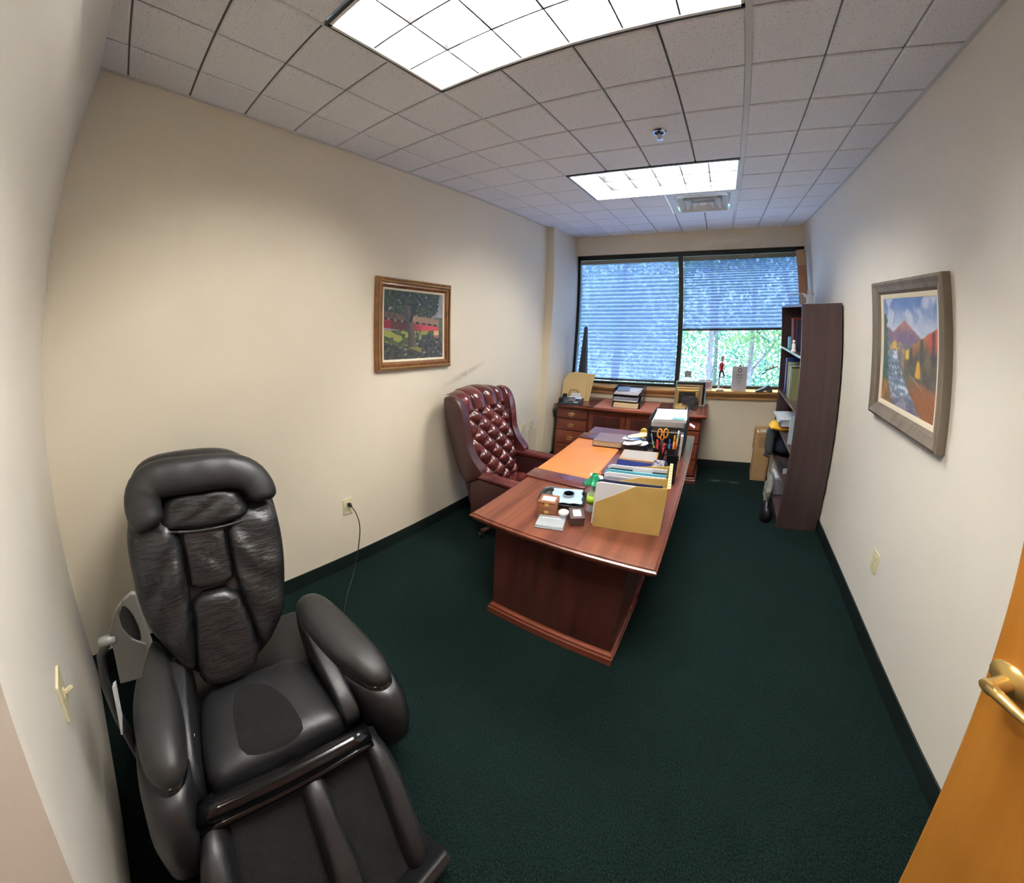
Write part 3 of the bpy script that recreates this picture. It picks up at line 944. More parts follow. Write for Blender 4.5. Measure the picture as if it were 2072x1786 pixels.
# arms
AL = [(-.27, -.335), (-.227, -.285), (-.095, -.250), (.059, -.230), (.188, -.228), (.240, -.245), (.232, -.295), (.163, -.335), (.055, -.362), (-.053, -.372), (-.188, -.358)]
AR = [(-.218, .205), (-.27, .272), (-.240, .34), (-.062, .385), (.117, .410), (.224, .410), (.272, .385), (.268, .327), (.199, .288), (.084, .243), (-.085, .203)]
for A, s in ((AL, -1), (AR, 1)):
    cushion(MB(), A, (0, 0, .515), *EZ, .068, -.03, smooth=2, power=3.2).build('arm_pad', m_armpad, mc, True)
    big = [(x * 1.04 + .012, y * 1.01) for x, y in A]
    mb = MB()
    P = chaikin(big, 2)
    cx = sum(q[0] for q in P) / len(P)
    cy = sum(q[1] for q in P) / len(P)
    lev = [(.49, .0, .96), (.475, .01, 1.02), (.44, .035, 1.05), (.36, .06, 1.03), (.26, .06, .98), (.16, .03, .92), (.06, -.01, .86), (.0, -.03, .80)]
    vs, fs = [], []
    n = len(P)
    for z, dx, sc in lev:
        vs += [(cx + (q[0] - cx) * sc * (1.0) + dx * (1 if q[0] > cx else .2), cy + (q[1] - cy) * sc, z) for q in P]
    for r in range(len(lev) - 1):
        fs += [(r * n + i, r * n + (i + 1) % n, (r + 1) * n + (i + 1) % n, (r + 1) * n + i) for i in range(n)]
    fs += [tuple(range(n)), tuple((len(lev) - 1) * n + i for i in range(n))]
    MB().add(vs, fs).build('side_shell', m_shellp, mc, True)
    cushion(MB(), [(cx + (q[0] - cx) * 1.02 + .012, cy + (q[1] - cy) * .98) for q in A], (0, 0, .482), *EZ, .03, -.02, smooth=2, power=6).build('arm_inlay', m_gloss, mc, True)
# inner sides of the seat well
MB().prism(chaikin([(-.20, .30), (.22, .30), (.27, .40), (.24, .47), (.05, .52), (-.20, .54)], 1), .205, .262, 'y').build('seat_side', m_leather2, mc, bevel=.012, seg=3)
MB().prism(chaikin([(-.20, .30), (.20, .30), (.23, .40), (.20, .47), (.05, .52), (-.20, .54)], 1), -.275, -.215, 'y').build('seat_side', m_leather2, mc, bevel=.012, seg=3)
# base under the seat
MB().box(-.42, .20, -.25, .25, .0, .30).build('base', m_shellp, mc, bevel=.02)
# leg rest with two calf troughs
FO = Vector((.30, .0, .345))
tl = math.radians(48)
FD = Vector((math.sin(tl), 0, -math.cos(tl)))
FN = Vector((math.cos(tl), 0, math.sin(tl)))
FX = Vector((0, 1, 0))
L = .44
MB().add([tuple(FO + FX * a + FD * b + FN * c) for a in (-.22, .29) for b in (0, L) for c in (-.10, -.03)],
         [(0, 1, 3, 2), (4, 6, 7, 5), (0, 4, 5, 1), (2, 3, 7, 6), (0, 2, 6, 4), (1, 5, 7, 3)]).build('leg_rest_back', m_fabric, mc)
for nm, A, th, m in (('leg_rest_wall', [(-.235, -.03), (-.19, -.03), (-.165, .06), (-.16, L), (-.245, L), (-.255, .1)], .085, m_leather2),
                  ('leg_rest_divider', [(.022, -.02), (.085, -.02), (.098, .12), (.10, L), (.016, L), (.018, .12)], .085, m_leather2),
                  ('leg_rest_wall', [(.235, -.03), (.285, .0), (.305, .10), (.295, .25), (.265, L), (.20, L), (.225, .10)], .085, m_leather2)):
    cushion(MB(), A, FO - FN * .04, FX, FD, FN, th, -.05, smooth=2, power=4).build(nm, m, mc, True)
MB().add([tuple(FO + FX * a + FD * b + FN * c) for a in (-.24, .31) for b in (L - .03, L + .01) for c in (-.10, .06)],
         [(0, 1, 3, 2), (4, 6, 7, 5), (0, 4, 5, 1), (2, 3, 7, 6), (0, 2, 6, 4), (1, 5, 7, 3)]).build('foot_plate', m_shellp, mc, bevel=.01)
# seat side button with a white arrow
MB().box(.085, .115, -.232, -.222, .445, .475).build('recline_button', m_gloss, mc, bevel=.003)
MB(Matrix.Translation((.10, -.222, .447)) @ Matrix.Rotation(-.25, 4, 'X')).prism([(-.004, 0), (.004, 0), (.004, .013), (.009, .013), (0, .026), (-.009, .013), (-.004, .013)], 0, .003, 'y').build('arrow_mark', m_whitep, mc)
# remote control in its holder on a black arm
rs = bpy.data.objects.new('remote_stand', None)
COL.objects.link(rs)
rs.parent = mc
rs.location = (.05, 0, 0)
m_remote = mat('light_grey_plastic', lin(104, 104, 100), .4)
MB().prism([(-.266, 1.002), (-.256, .996), (-.250, .82), (-.262, .80), (-.300, .722), (-.318, .73), (-.322, .90), (-.290, .985)], -.018, -.004, 'x').build('remote_panel', m_remote, rs, bevel=.003)
MB().prism([(-.292, .985), (-.306, .955), (-.308, .90), (-.292, .858), (-.262, .826), (-.268, .80), (-.300, .712), (-.352, .716), (-.345, .80), (-.338, .90), (-.318, .955)], -.012, .004, 'x').build('holder', mat('mid_grey_plastic', lin(84, 82, 78), .4), rs, bevel=.003)
MB().prism(chaikin([(-.290, .975), (-.275, .94), (-.268, .88), (-.274, .835), (-.292, .862), (-.305, .90), (-.304, .95)], 1), -.004, -.001, 'x').build('remote_screen', m_gloss, rs)
MB(Matrix.Translation((0, -.349, .874)) @ Matrix.Rotation(PI / 2, 4, 'X')).lathe([(.001, -.02), (.012, -.02), (.014, 0), (.012, .02), (.001, .022)], 14).build('pivot', m_remote, rs, True)
MB().tube([(0, -.352, .865), (-.005, -.375, .825), (0, -.384, .74), (.0, -.382, .60), (0, -.37, .42)], .011, 8).build('support_arm', m_blackpl, rs, True)
MB().prism([(-.366, .73), (-.358, .735), (-.372, .60), (-.381, .55), (-.384, .553), (-.376, .62)], .004, .02, 'x').build('instruction_card', m_paper, rs)

# ------------------------------------------------------------------ tufted wing chair
wc = thing('wing_chair', 'burgundy leather wing chair with buttoned back tucked behind the desk', 'chair', (-1.50, .065, 0), 0)
rc = math.radians(16)
WO = Vector((-.235, 0, .46))
WU = Vector((-math.sin(rc), 0, math.cos(rc)))
WN = Vector((math.cos(rc), 0, math.sin(rc)))
wp = lambda s, t, h: WO + Vector((0, s, 0)) + WU * t + WN * h
BW, BH = .27, .79
def tuft(s, t):
    dx, dy = .150, .165
    a = PI * (s / dx + t / dy) / 1.0
    b = PI * (s / dx - t / dy) / 1.0
    h = (abs(math.sin(a / 1)) * abs(math.sin(b / 1))) ** .38
    if t > .60:        # above the top button row the pleats run straight up
        k = ss(.60, .645, t)
        h = h * (1 - k) + abs(math.sin(PI * (s / dx + .0))) ** .4 * k
    return h
def backf(u, v):
    s = (u * 2 - 1) * BW
    t = v * BH
    edge = 1 - abs(u * 2 - 1) ** 6
    crown = .045 * (1 - (u * 2 - 1) ** 2)
    roll = 0
    tt = t
    if v > .90:                        # rolls over the top
        k = (v - .90) / .10
        tt = .90 * BH + math.sin(k * PI / 2) * .062 + crown * k
        roll = -(1 - math.cos(k * PI / 2)) * .115
    h = .030 + .062 * tuft(s, t) * edge * (1 - .3 * max(0, (v - .9) * 10)) + .025 * math.sin(PI * min(1, v * 1.1))
    return wp(s, tt, h + roll)
MB().grid(backf, 90, 120).build('tufted_back', m_burg, wc, True)
# outer back, one slab behind the tufting
MB().add([tuple(wp(a, b, c)) for a in (-.29, .29) for b in (-.20, .765) for c in (-.075, .02)],
         [(0, 1, 3, 2), (4, 6, 7, 5), (0, 4, 5, 1), (2, 3, 7, 6), (0, 2, 6, 4), (1, 5, 7, 3)]).build('outer_back', m_burgd, wc, bevel=.02, seg=3)
bt = MB()
for j in range(-1, 10):
    for i in range(-5, 6):
        if (i + j) % 2:
            continue
        s, t = i * .150 / 2, j * .165 / 2
        if abs(s) < BW - .03 and .02 < t < .64:
            b = MB()
            c = wp(s, t, .062)
            b.lathe([(.0005, .006), (.006, .005), (.009, .0), (.006, -.004)], 10, (0, 0, 0), Matrix.Translation(c) @ WN.to_track_quat('Z', 'Y').to_matrix().to_4x4())
            b.build('button', m_burg, wc, True)
# wings
wing = [(-.075, .755), (.02, .775), (.085, .73), (.108, .64), (.095, .50), (.075, .38), (.105, .25), (.16, .16), (.10, .10), (-.075, .05)]
for s in (-1, 1):
    def W3(p, y):
        return WO + Vector((0, y, 0)) + WU * p[1] + WN * p[0]
    P = chaikin(wing, 2)
    n = len(P)
    vs, fs = [], []
    lay = [(.262, .94), (.272, .985), (.290, 1.0), (.314, 1.0), (.328, .985), (.334, .95)]
    cx = sum(q[0] for q in P) / n
    cy = sum(q[1] for q in P) / n
    for y, sc in lay:
        vs += [tuple(W3((cx + (q[0] - cx) * sc, cy + (q[1] - cy) * sc), y * s)) for q in P]
    for r in range(len(lay) - 1):
        fs += [(r * n + i, r * n + (i + 1) % n, (r + 1) * n + (i + 1) % n, (r + 1) * n + i) for i in range(n)]
    fs += [tuple(range(n)), tuple((len(lay) - 1) * n + i for i in range(n))]
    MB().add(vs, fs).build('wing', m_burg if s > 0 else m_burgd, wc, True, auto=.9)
    # rolled arm and side
    def armf(u, v):
        an = 2 * PI * u
        x = -.22 + .50 * v
        e = 1 if v < .93 else math.sqrt(max(0, 1 - ((v - .93) / .07) ** 2)) * .9 + .1
        r1, r2 = .042 * e, .038 * e
        return (x, s * .292 + r1 * math.cos(an), .615 + .006 * math.sin(v * 3) + r2 * math.sin(an))
    MB().grid(armf, 18, 20).build('arm', m_burg, wc, True)
    MB().box(-.24, .27, s * .292 - .028, s * .292 + .028, .26, .615).build('arm_side', m_burgd, wc, bevel=.012, seg=3)
    MB().tube([(.275, s * .292, .61), (.278, s * .292, .30)], .026, 10).build('arm_front', m_burg, wc, True)
cushion(MB(), rrect(.24, .255, .05, 4, .03, 0), (0, 0, .40), *EZ, .085, -.09, smooth=0, power=5).build('seat_cushion', m_burg, wc, True)
MB().box(-.25, .27, -.27, .27, .24, .34).build('seat_frame', m_burgd, wc, bevel=.015, seg=3)
MB().lathe([(.001, .08), (.035, .08), (.03, .12), (.026, .24), (.001, .24)], 14).build('swivel_column', m_blackmetal, wc, True)
for k in range(5):
    an = 2 * PI * k / 5 - .95
    c, s_ = math.cos(an), math.sin(an)
    lg = MB().tube([(0, 0, .12), (c * .15, s_ * .15, .125), (c * .26, s_ * .26, .085), (c * .31, s_ * .31, .065)], [.03, .026, .02, .02], 8).build('leg', m_mahdark, wc, True)
    MB(Matrix.Translation((c * .31, s_ * .31, .028)) @ Matrix.Rotation(an, 4, 'Z') @ Matrix.Rotation(PI / 2, 4, 'X')).lathe([(.001, -.022), (.024, -.022), (.028, -.012), (.028, .012), (.024, .022), (.001, .022)], 16).build('caster', m_brass if k == 9 else m_blackpl, lg, True, auto=.6)

# ------------------------------------------------------------------ brass bail pull shared by desk and credenza
pull_me = {}
def bail_pull(parent, loc, rz=0.0):
    """pull facing -y in its own axes"""
    if 'm' not in pull_me:
        b = MB()
        b.prism(chaikin([(-.042, .004), (-.030, .013), (-.018, .006), (-.010, .016), (0, .020), (.010, .016), (.018, .006), (.030, .013), (.042, .004), (.030, -.008), (.016, -.004), (0, -.014), (-.016, -.004), (-.030, -.008)], 1), -.003, 0, 'y')
        for s in (-1, 1):
            b.tube([(s * .030, 0, .003), (s * .030, -.018, .003)], .0045, 8)
        b.tube(chaikin([(-.030, -.016, .003), (-.030, -.018, -.012), (-.014, -.020, -.021), (.014, -.020, -.021), (.030, -.018, -.012), (.030, -.016, .003)], 2, False), .0032, 6)
        o = b.build('bail_pull', m_brass, parent, bevel=0)
        pull_me['m'] = o.data
    else:
        o = bpy.data.objects.new('bail_pull', pull_me['m'])
        COL.objects.link(o)
        o.parent = parent
    o.location = loc
    o.rotation_euler = (0, 0, rz)
    return o

def moulded_top(x0, x1, y0, y1, z0, z1):
    """slab whose edge steps in twice, as an ogee would"""
    vs, fs = [], []
    th = z1 - z0
    pr = [(.030, 0), (.016, .0), (.012, .30), (.004, .36), (0, .52), (0, .72), (.006, .80), (.010, .82), (.012, .96), (.016, 1.0)]
    for d, u in pr:
        z = z0 + th * u
        vs += [(x0 + d, y0 + d, z), (x1 - d, y0 + d, z), (x1 - d, y1 - d, z), (x0 + d, y1 - d, z)]
    for i in range(len(pr) - 1):
        for k in range(4):
            fs.append((i * 4 + k, i * 4 + (k + 1) % 4, (i + 1) * 4 + (k + 1) % 4, (i + 1) * 4 + k))
    n = len(pr) - 1
    fs += [(3, 2, 1, 0), (n * 4, n * 4 + 1, n * 4 + 2, n * 4 + 3)]
    return MB().add(vs, fs)

# ------------------------------------------------------------------ desk
dk = thing('executive_desk', 'large mahogany executive desk covered in office clutter', 'desk', (-.81, .04, 0))
DX, DY = -.81, .04
moulded_top(-1.27 - DX, -.325 - DX, -.855 - DY, .95 - DY, .712, .76).build('desk_top', m_mahy, dk)
bx0, bx1, by0, by1 = -1.165 - DX, -.455 - DX, -.765 - DY, .86 - DY
MB().box(bx0, bx1, by0, by0 + .022, .08, .712).build('end_panel', m_mahdark, dk)
MB().box(bx0, bx1, by1 - .022, by1, .08, .712).build('end_panel', m_mahdark, dk)
MB().box(bx1 - .02, bx1, by0 + .022, by1 - .022, .08, .712).build('modesty_panel', m_mahdark, dk)
for a, b in ((by0 + .022, by0 + .45), (by1 - .45, by1 - .022)):
    MB().box(bx0 + .02, bx1 - .02, a, b, .08, .712).build('pedestal', m_mahdark, dk)
    for z0, z1 in ((.56, .70), (.41, .55), (.10, .40)):
        d = MB().box(bx0 + .004, bx0 + .02, a + .012, b - .012, z0, z1).build('drawer', m_mah, dk, bevel=.004)
        bail_pull(d, (bx0 + .004, (a + b) / 2, (z0 + z1) / 2), -PI / 2)
MB().box(bx0 + .02, bx0 + .04, by0 + .45, by1 - .45, .62, .712).build('apron', m_mahdark, dk)
def plinth(x0, x1, y0, y1, h=.08, m=None):
    vs, fs = [], []
    pr = [(-.022, 0), (-.022, h * .55), (-.016, h * .62), (-.014, h * .8), (-.004, h * .9), (0, h)]
    for d, z in pr:
        vs += [(x0 + d, y0 + d, z), (x1 - d, y0 + d, z), (x1 - d, y1 - d, z), (x0 + d, y1 - d, z)]
    for i in range(len(pr) - 1):
        for k in range(4):
            fs.append((i * 4 + k, i * 4 + (k + 1) % 4, (i + 1) * 4 + (k + 1) % 4, (i + 1) * 4 + k))
    n = len(pr) - 1
    fs += [(3, 2, 1, 0), (n * 4, n * 4 + 1, n * 4 + 2, n * 4 + 3)]
    return MB().add(vs, fs)
plinth(bx0, bx1, by0, by0 + .45).build('plinth', m_mah, dk)
plinth(bx0, bx1, by1 - .45, by1).build('plinth', m_mah, dk)
MB().box(bx1 - .03, bx1 + .015, by0 + .45, by1 - .45, 0, .075).build('plinth', m_mah, dk)

Z = .7605
t = thing('desk_pad', 'orange tan leather desk pad with dark wooden end strips', 'desk pad', (-.95, .2, Z))
cushion(MB(), [(-.325, -.37), (.07, -.365), (.07, .39), (-.325, .385)], (0, 0, 0), *EZ, .005, 0, smooth=0, power=40, rings=3).build('pad', m_orange, t)
MB().box(-.328, .075, -.485, -.352, 0, .013).build('end_strip', m_strip, t, bevel=.005, seg=3)
MB().box(-.328, .075, .375, .51, 0, .013).build('end_strip', m_strip, t, bevel=.005, seg=3)

# ------------------------------------------------------------------ credenza under the window
cr = thing('credenza', 'mahogany credenza with brass pulls standing under the window', 'credenza', (-1.13, 1.78, 0))
CX, CY = -1.13, 1.78
moulded_top(-2.02 - CX + .05, -.24 - CX, 1.515 - CY, 2.025 - CY, .735, .776).build('credenza_top', m_mah, cr)
c0, c1, f0, f1 = -1.955 - CX, -.285 - CX, 1.56 - CY, 2.015 - CY
MB().box(c0, c1, f0 + .02, f1, .07, .735).build('carcass', m_mahdark, cr)
plinth(c0, c1, f0 + .01, f1 - .03, .07).build('plinth', m_mah, cr)
for xa, xb in ((c0 + .015, c0 + .385), (c1 - .385, c1 - .015)):
    for z0, z1 in ((.60, .725), (.455, .59), (.275, .445), (.085, .265)):
        d = MB().box(xa, xb, f0, f0 + .02, z0, z1).build('drawer', m_mah, cr, bevel=.005)
        bail_pull(d, ((xa + xb) / 2, f0, (z0 + z1) / 2))
for xa, xb in ((c0 + .405, (c0 + c1) / 2 - .006), ((c0 + c1) / 2 + .006, c1 - .405)):
    d = MB().box(xa, xb, f0 + .004, f0 + .02, .085, .725).build('cabinet_door', m_mah, cr, bevel=.004)
    MB().box(xa + .05, xb - .05, f0 - .001, f0 + .004, .14, .67).build('raised_panel', m_mahdark, d, bevel=.004)
ZT = .7765
t = thing('desk_pad', 'salmon leather pad on the credenza with dark end strips', 'desk pad', (-1.14, 1.74, ZT))
MB().box(-.37, .36, -.205, .20, 0, .005).build('pad', m_salmon, t)
MB().box(-.485, -.36, -.225, .20, 0, .011).build('end_strip', m_strip, t, bevel=.004)
MB().box(.345, .47, -.225, .20, 0, .011).build('end_strip', m_strip, t, bevel=.004)

# ------------------------------------------------------------------ bookcase
bk = thing('bookcase', 'tall dark brown bookcase seen end-on against the right wall', 'bookcase', (.67, 1.32, 0))
KX, KY = .67, 1.32
x0, x1, y0, y1, H = .500 - KX, .838 - KX, .875 - KY, 1.775 - KY, 1.862
MB().box(x0, x1, y0, y0 + .02, 0, H).build('side_panel', m_bookcase, bk, bevel=.002)
MB().box(x0, x1, y1 - .02, y1, 0, H).build('side_panel', m_bookcase, bk, bevel=.002)
MB().box(x1 - .008, x1, y0 + .02, y1 - .02, 0, H - .02).build('back_panel', m_bookcase, bk)
SHELF = [.075, .362, .665, 1.0, 1.438, H - .02]
for z in SHELF:
    s = MB().box(x0 + .002, x1 - .008, y0 + .02, y1 - .02, z, z + .02).build('shelf', m_bookcase, bk)
    MB().box(x0, x0 + .002, y0 + .02, y1 - .02, z, z + .02).build('edge_band', m_shelfedge, s)
MB().box(x0 + .02, x0 + .035, y0 + .02, y1 - .02, 0, .075).build('kick_board', m_bookcase, bk)

def book(label, x, y, z, d, w_, h, m, lean=0.0, pages=True, cat='book', name='book', group=None):
    """upright on a shelf: spine faces -x, thickness along y"""
    t = thing(name, label, cat, (x, y, z), 0, group)
    T = Matrix.Rotation(lean, 4, 'X')
    MB(T).box(0, d, 0, .003, 0, h).box(0, d, w_ - .003, w_, 0, h).box(0, .003, 0, w_, 0, h).build('cover', m, t)
    MB(T).box(.003, d - .004, .003, w_ - .003, .004, h - .004).build('pages', m_paperb, t)
    return t
def flat(label, x, y, z, dx, dy, h, m, rz=0.0, cat='book', name='book', group=None, pm=None):
    t = thing(name, label, cat, (x, y, z), rz, group)
    MB().box(-dx / 2, dx / 2, -dy / 2, dy / 2, 0, .003).box(-dx / 2, dx / 2, -dy / 2, dy / 2, h - .003, h).box(-dx / 2, -dx / 2 + .003, -dy / 2, dy / 2, 0, h).build('cover', m, t)
    MB().box(-dx / 2 + .003, dx / 2 - .005, -dy / 2 + .001, dy / 2 - .001, .003, h - .003).build('pages', pm or m_paper, t)
    return t
g4 = 'books on the top shelf'
m_rust = mat('rust_cloth', lin(150, 72, 46), .6)
m_maroon = mat('maroon_cloth', lin(92, 30, 32), .6)
for k, (y, w_, h, m, nm) in enumerate(((1.40, .032, .285, m_rust, 'rust-coloured hardback standing on the top shelf'), (1.365, .03, .275, m_maroon, 'maroon hardback standing against the rust-coloured one'),
                                       (1.33, .024, .262, m_maroon, 'thin maroon book third along the top shelf'), (1.20, .022, .27, m_navy, 'dark blue book on the top shelf nearest the side panel'))):
    book(nm, .535, y, 1.4585, .19, w_, h, m, group=g4)
simple('teal_box', 'small teal and blue box on the top shelf', 'box', MB().box(.515, .575, 1.43, 1.50, 1.4585, 1.57), m_teal, bevel=.003)
t = thing('white_figurine', 'small white figurine at the front of the top shelf', 'figurine', (.515, 1.22, 1.4585))
MB().lathe([(.001, 0), (.028, 0), (.026, .01), (.016, .03), (.02, .05), (.014, .07), (.006, .078), (.001, .079)], 14).build('body', m_whitep, t, True)
MB().lathe([(.001, .072), (.012, .076), (.015, .088), (.011, .1), (.001, .104)], 14).build('head', m_whitep, t, True)
g5 = 'books and magazines on the second shelf'
book('tall royal blue binder on the second shelf', .525, 1.545, 1.0205, .24, .045, .34, m_blue, group=g5)
book('tan booklet leaning beside the royal blue binder', .528, 1.475, 1.022, .22, .010, .31, m_card, -.12, group=g5)
mg = [mat('pale_green_cover', lin(150, 170, 140), .5), mat('sea_green_cover', lin(96, 130, 116), .5), mat('buff_cover', lin(190, 186, 150), .5)]
nm = ['pale green magazine next to the tan booklet', 'sea green magazine second in the row of five', 'buff magazine in the middle of the row of five', 'dark green folder fourth in the row of five', 'olive folder nearest the side panel in the row of five']
mm5 = [mg[0], mg[1], mg[2], m_dkgreen, mat('olive_cover', lin(120, 122, 84), .5)]
for k in range(5):
    book(nm[k], .522 + .004 * (k % 2), 1.40 - k * .036, 1.0205, .22, .022, .315 - .008 * k, mm5[k], -.02, group=g5)
# third shelf
flat('grey bound report under the white papers on the third shelf', .60, 1.52, .745, .22, .30, .03, m_greyc)
t = thing('paper_stack', 'stack of loose white papers on top of the grey report', 'papers', (.59, 1.53, .7755))
for k in range(4):
    MB(Matrix.Rotation(.05 * (k - 1.5), 4, 'Z')).box(-.12, .12, -.15, .15, k * .009, k * .009 + .0085).build('sheet_bundle', m_paper, t)
t = thing('padded_envelope', 'crumpled yellow padded envelope sticking out of the third shelf', 'envelope', (.575, 1.56, .6855))
cushion(MB(), [(-.15, -.13), (.14, -.15), (.16, .12), (-.10, .15), (-.16, .04)], (0, 0, .022), *EZ, .032, -.02, smooth=1, power=3, wob=lambda x, y: .008 * math.sin(40 * x + 30 * y)).build('pouch', m_yellow, t, True)
MB().box(-.165, -.13, -.12, .03, .012, .022).build('flap', m_yellow, t, bevel=.002)
simple('pale_blue_folder', 'pale blue folder standing at the front of the third shelf', 'folder', MB().box(.505, .69, 1.06, 1.072, .6855, .93), mat('pale_blue_card', lin(196, 214, 226), .6))
t = thing('felt_hat', 'dark grey felt hat hanging off the edge of the third shelf', 'hat', (.445, 1.60, .525))
cushion(MB(), rrect(.085, .14, .06, 5), (0, 0, 0), Vector((0, 1, 0)), Vector((0, 0, 1)), Vector((-1, 0, 0)), .045, -.03, smooth=0, power=2.2).build('crown', mat('charcoal_felt', lin(62, 66, 70), .9), t, True)
MB().tube([(-.005, -.08, -.135), (-.03, 0, -.15), (-.005, .08, -.135)], .012, 6).build('brim', mat('charcoal_felt_brim', lin(50, 54, 58), .9), t, True)
# fourth shelf
t = thing('navy_bag', 'navy blue cloth bag filling the fourth shelf', 'bag', (.62, 1.58, .3825))
cushion(MB(), [(-.13, 0), (.14, 0), (.15, .20), (.10, .265), (-.09, .268), (-.14, .18)], (0, .15, 0), Vector((1, 0, 0)), Vector((0, 0, 1)), Vector((0, -1, 0)), .23, 0, smooth=1, power=5).build('sack', m_navy, t, True)
MB().tube([(-.10, -.05, .24), (-.125, -.01, .268), (-.10, .06, .24)], .006, 6).build('strap', m_navy, t, True)
flat('thick white paperback with a dark cover lying on the fourth shelf', .575, 1.215, .3825, .13, .16, .06, mat('dark_glossy_cover', lin(40, 44, 52), .3), .1)
# bottom shelf
g6 = 'white binders on the bottom shelf'
for k, nm in enumerate(('white ring binder at the far end of the bottom shelf', 'white ring binder second from the far end of the bottom shelf', 'white ring binder third from the far end of the bottom shelf')):
    book(nm, .505, 1.70 - k * .058, .0955, .26, .05, .255, m_whitep, group=g6, cat='binder', name='ring_binder')
simple('grey_file_box', 'grey file box behind the plastic bag on the bottom shelf', 'file box', MB().box(.51, .78, 1.30, 1.52, .0955, .25), m_greyc, bevel=.004)
simple('white_paper_pad', 'white paper pad lying on the grey file box', 'papers', MB().box(.505, .72, 1.30, 1.50, .2505, .27), m_paper)
m_film = mat('clear_film', lin(206, 206, 190), .15, alpha=.55, bump=(25, 1.0, .02))
t = thing('plastic_bag', 'crumpled clear plastic bag spilling from the bottom shelf', 'bag', (.455, 1.30, .0))
def bagf(u, v):
    an = 2 * PI * u
    r = .045 * math.sin(PI * (.06 + .86 * v)) ** .6
    n = .022 * mno.noise(Vector((math.cos(an) * 2, math.sin(an) * 2, v * 5)))
    return ((r * .7 + n) * math.cos(an), (r * 2.2 + n) * math.sin(an), .01 + .30 * v)
MB().grid(bagf, 28, 18).build('film', m_film, t, True)
t = thing('black_bag', 'small black bag slumped at the foot of the bookcase', 'bag', (.425, 1.03, 0))
cushion(MB(), [(-.06, -.09), (.05, -.09), (.06, .09), (-.05, .10)], (0, 0, 0), *EZ, .15, 0, smooth=2, power=2.4, wob=lambda x, y: .015 * math.sin(50 * y)).build('pouch', m_blackpl, t, True)
MB().tube([(0, -.04, .13), (-.01, -.02, .19), (-.01, .02, .19), (0, .04, .13)], .006, 6).build('handle', m_blackpl, t, True)
# on top of the bookcase
t = thing('glass_lantern', 'small clear glass box on top of the bookcase', 'glass box', (.585, 1.42, H + .0005))
for b in ((-.06, .06, -.05, -.047, 0, .10), (-.06, .06, .047, .05, 0, .10), (-.06, -.057, -.05, .05, 0, .10), (.057, .06, -.05, .05, 0, .10)):
    MB().box(*b).build('pane', m_glass, t)
fr = MB()
for x in (-.06, .06):
    for y in (-.05, .05):
        fr.tube([(x, y, 0), (x, y, .10)], .002, 6)
for z in (.001, .10):
    fr.tube([(-.06, -.05, z), (.06, -.05, z), (.06, .05, z), (-.06, .05, z), (-.06, -.05, z)], .002, 6)
fr.build('edges', m_whitep, t)
t = thing('white_statuette', 'white winged statuette on top of the bookcase', 'statuette', (.69, 1.36, H + .0005))
MB().lathe([(.001, 0), (.042, 0), (.042, .012), (.03, .02), (.034, .05), (.024, .085), (.012, .10), (.001, .102)], 16).build('robe', m_whitep, t, True)
MB().lathe([(.001, .096), (.014, .102), (.018, .118), (.012, .132), (.001, .137)], 14).build('head', m_whitep, t, True)
for s in (-1, 1):
    MB().prism(chaikin([(s * .012, .05), (s * .05, .075), (s * .062, .11), (s * .04, .10), (s * .014, .085)], 1), .012, .02, 'y').build('wing', m_whitep, t)

t = thing('mailing_tube', 'tall brown cardboard mailing tube standing in the window corner', 'tube', (.80, 1.895, 0))
MB(Matrix.Rotation(-.016, 4, 'Y')).lathe([(.001, 0), (.052, 0), (.052, 2.40), (.001, 2.40)], 24).build('tube', m_tube, t, True, auto=.6)
MB(Matrix.Rotation(-.016, 4, 'Y')).lathe([(.0525, 2.27), (.0555, 2.27), (.0555, 2.43), (.001, 2.43)], 24).build('collar', m_tubecap, t, True, auto=.6)

# cartons on the floor
def carton(label, loc, sx_, sy_, sz_, rz, mark=False):
    t = thing('cardboard_box', label, 'box', loc, rz, 'cardboard boxes')
    MB().box(-sx_, sx_, -sy_, sy_, 0, sz_).build('carton', m_card, t, bevel=.004)
    MB().box(-sx_, sx_, -.022, .022, sz_, sz_ + .0008).box(-sx_ - .0008, -sx_, -.022, .022, sz_ - .06, sz_).build('packing_tape', mat('tan_tape', lin(190, 158, 112), .25), t)
    MB().box(-sx_, -.002, -sy_, sy_, sz_, sz_ + .0005).build('flap', m_card, t)
    if mark:
        for k in range(5):
            MB().box(-.05, .05 - .012 * (k % 3), -sy_ - .0006, -sy_, sz_ * .72 - k * .022, sz_ * .72 - k * .022 + .008).build('printed_line', mat('carton_print', lin(134, 98, 62), .8), t)
    return t
carton('lower cardboard box standing on the carpet beside the bookcase', (.425, 1.90, 0), .085, .12, .30, -.06)
carton('upper cardboard box with printed lines, stacked on another', (.415, 1.90, .3015), .080, .115, .24, .04, True)
simple('paper_slip', 'white slip of paper lying on the upper cardboard box', 'paper', MB().box(.38, .44, 1.82, 1.90, .5435, .5445), m_paper)

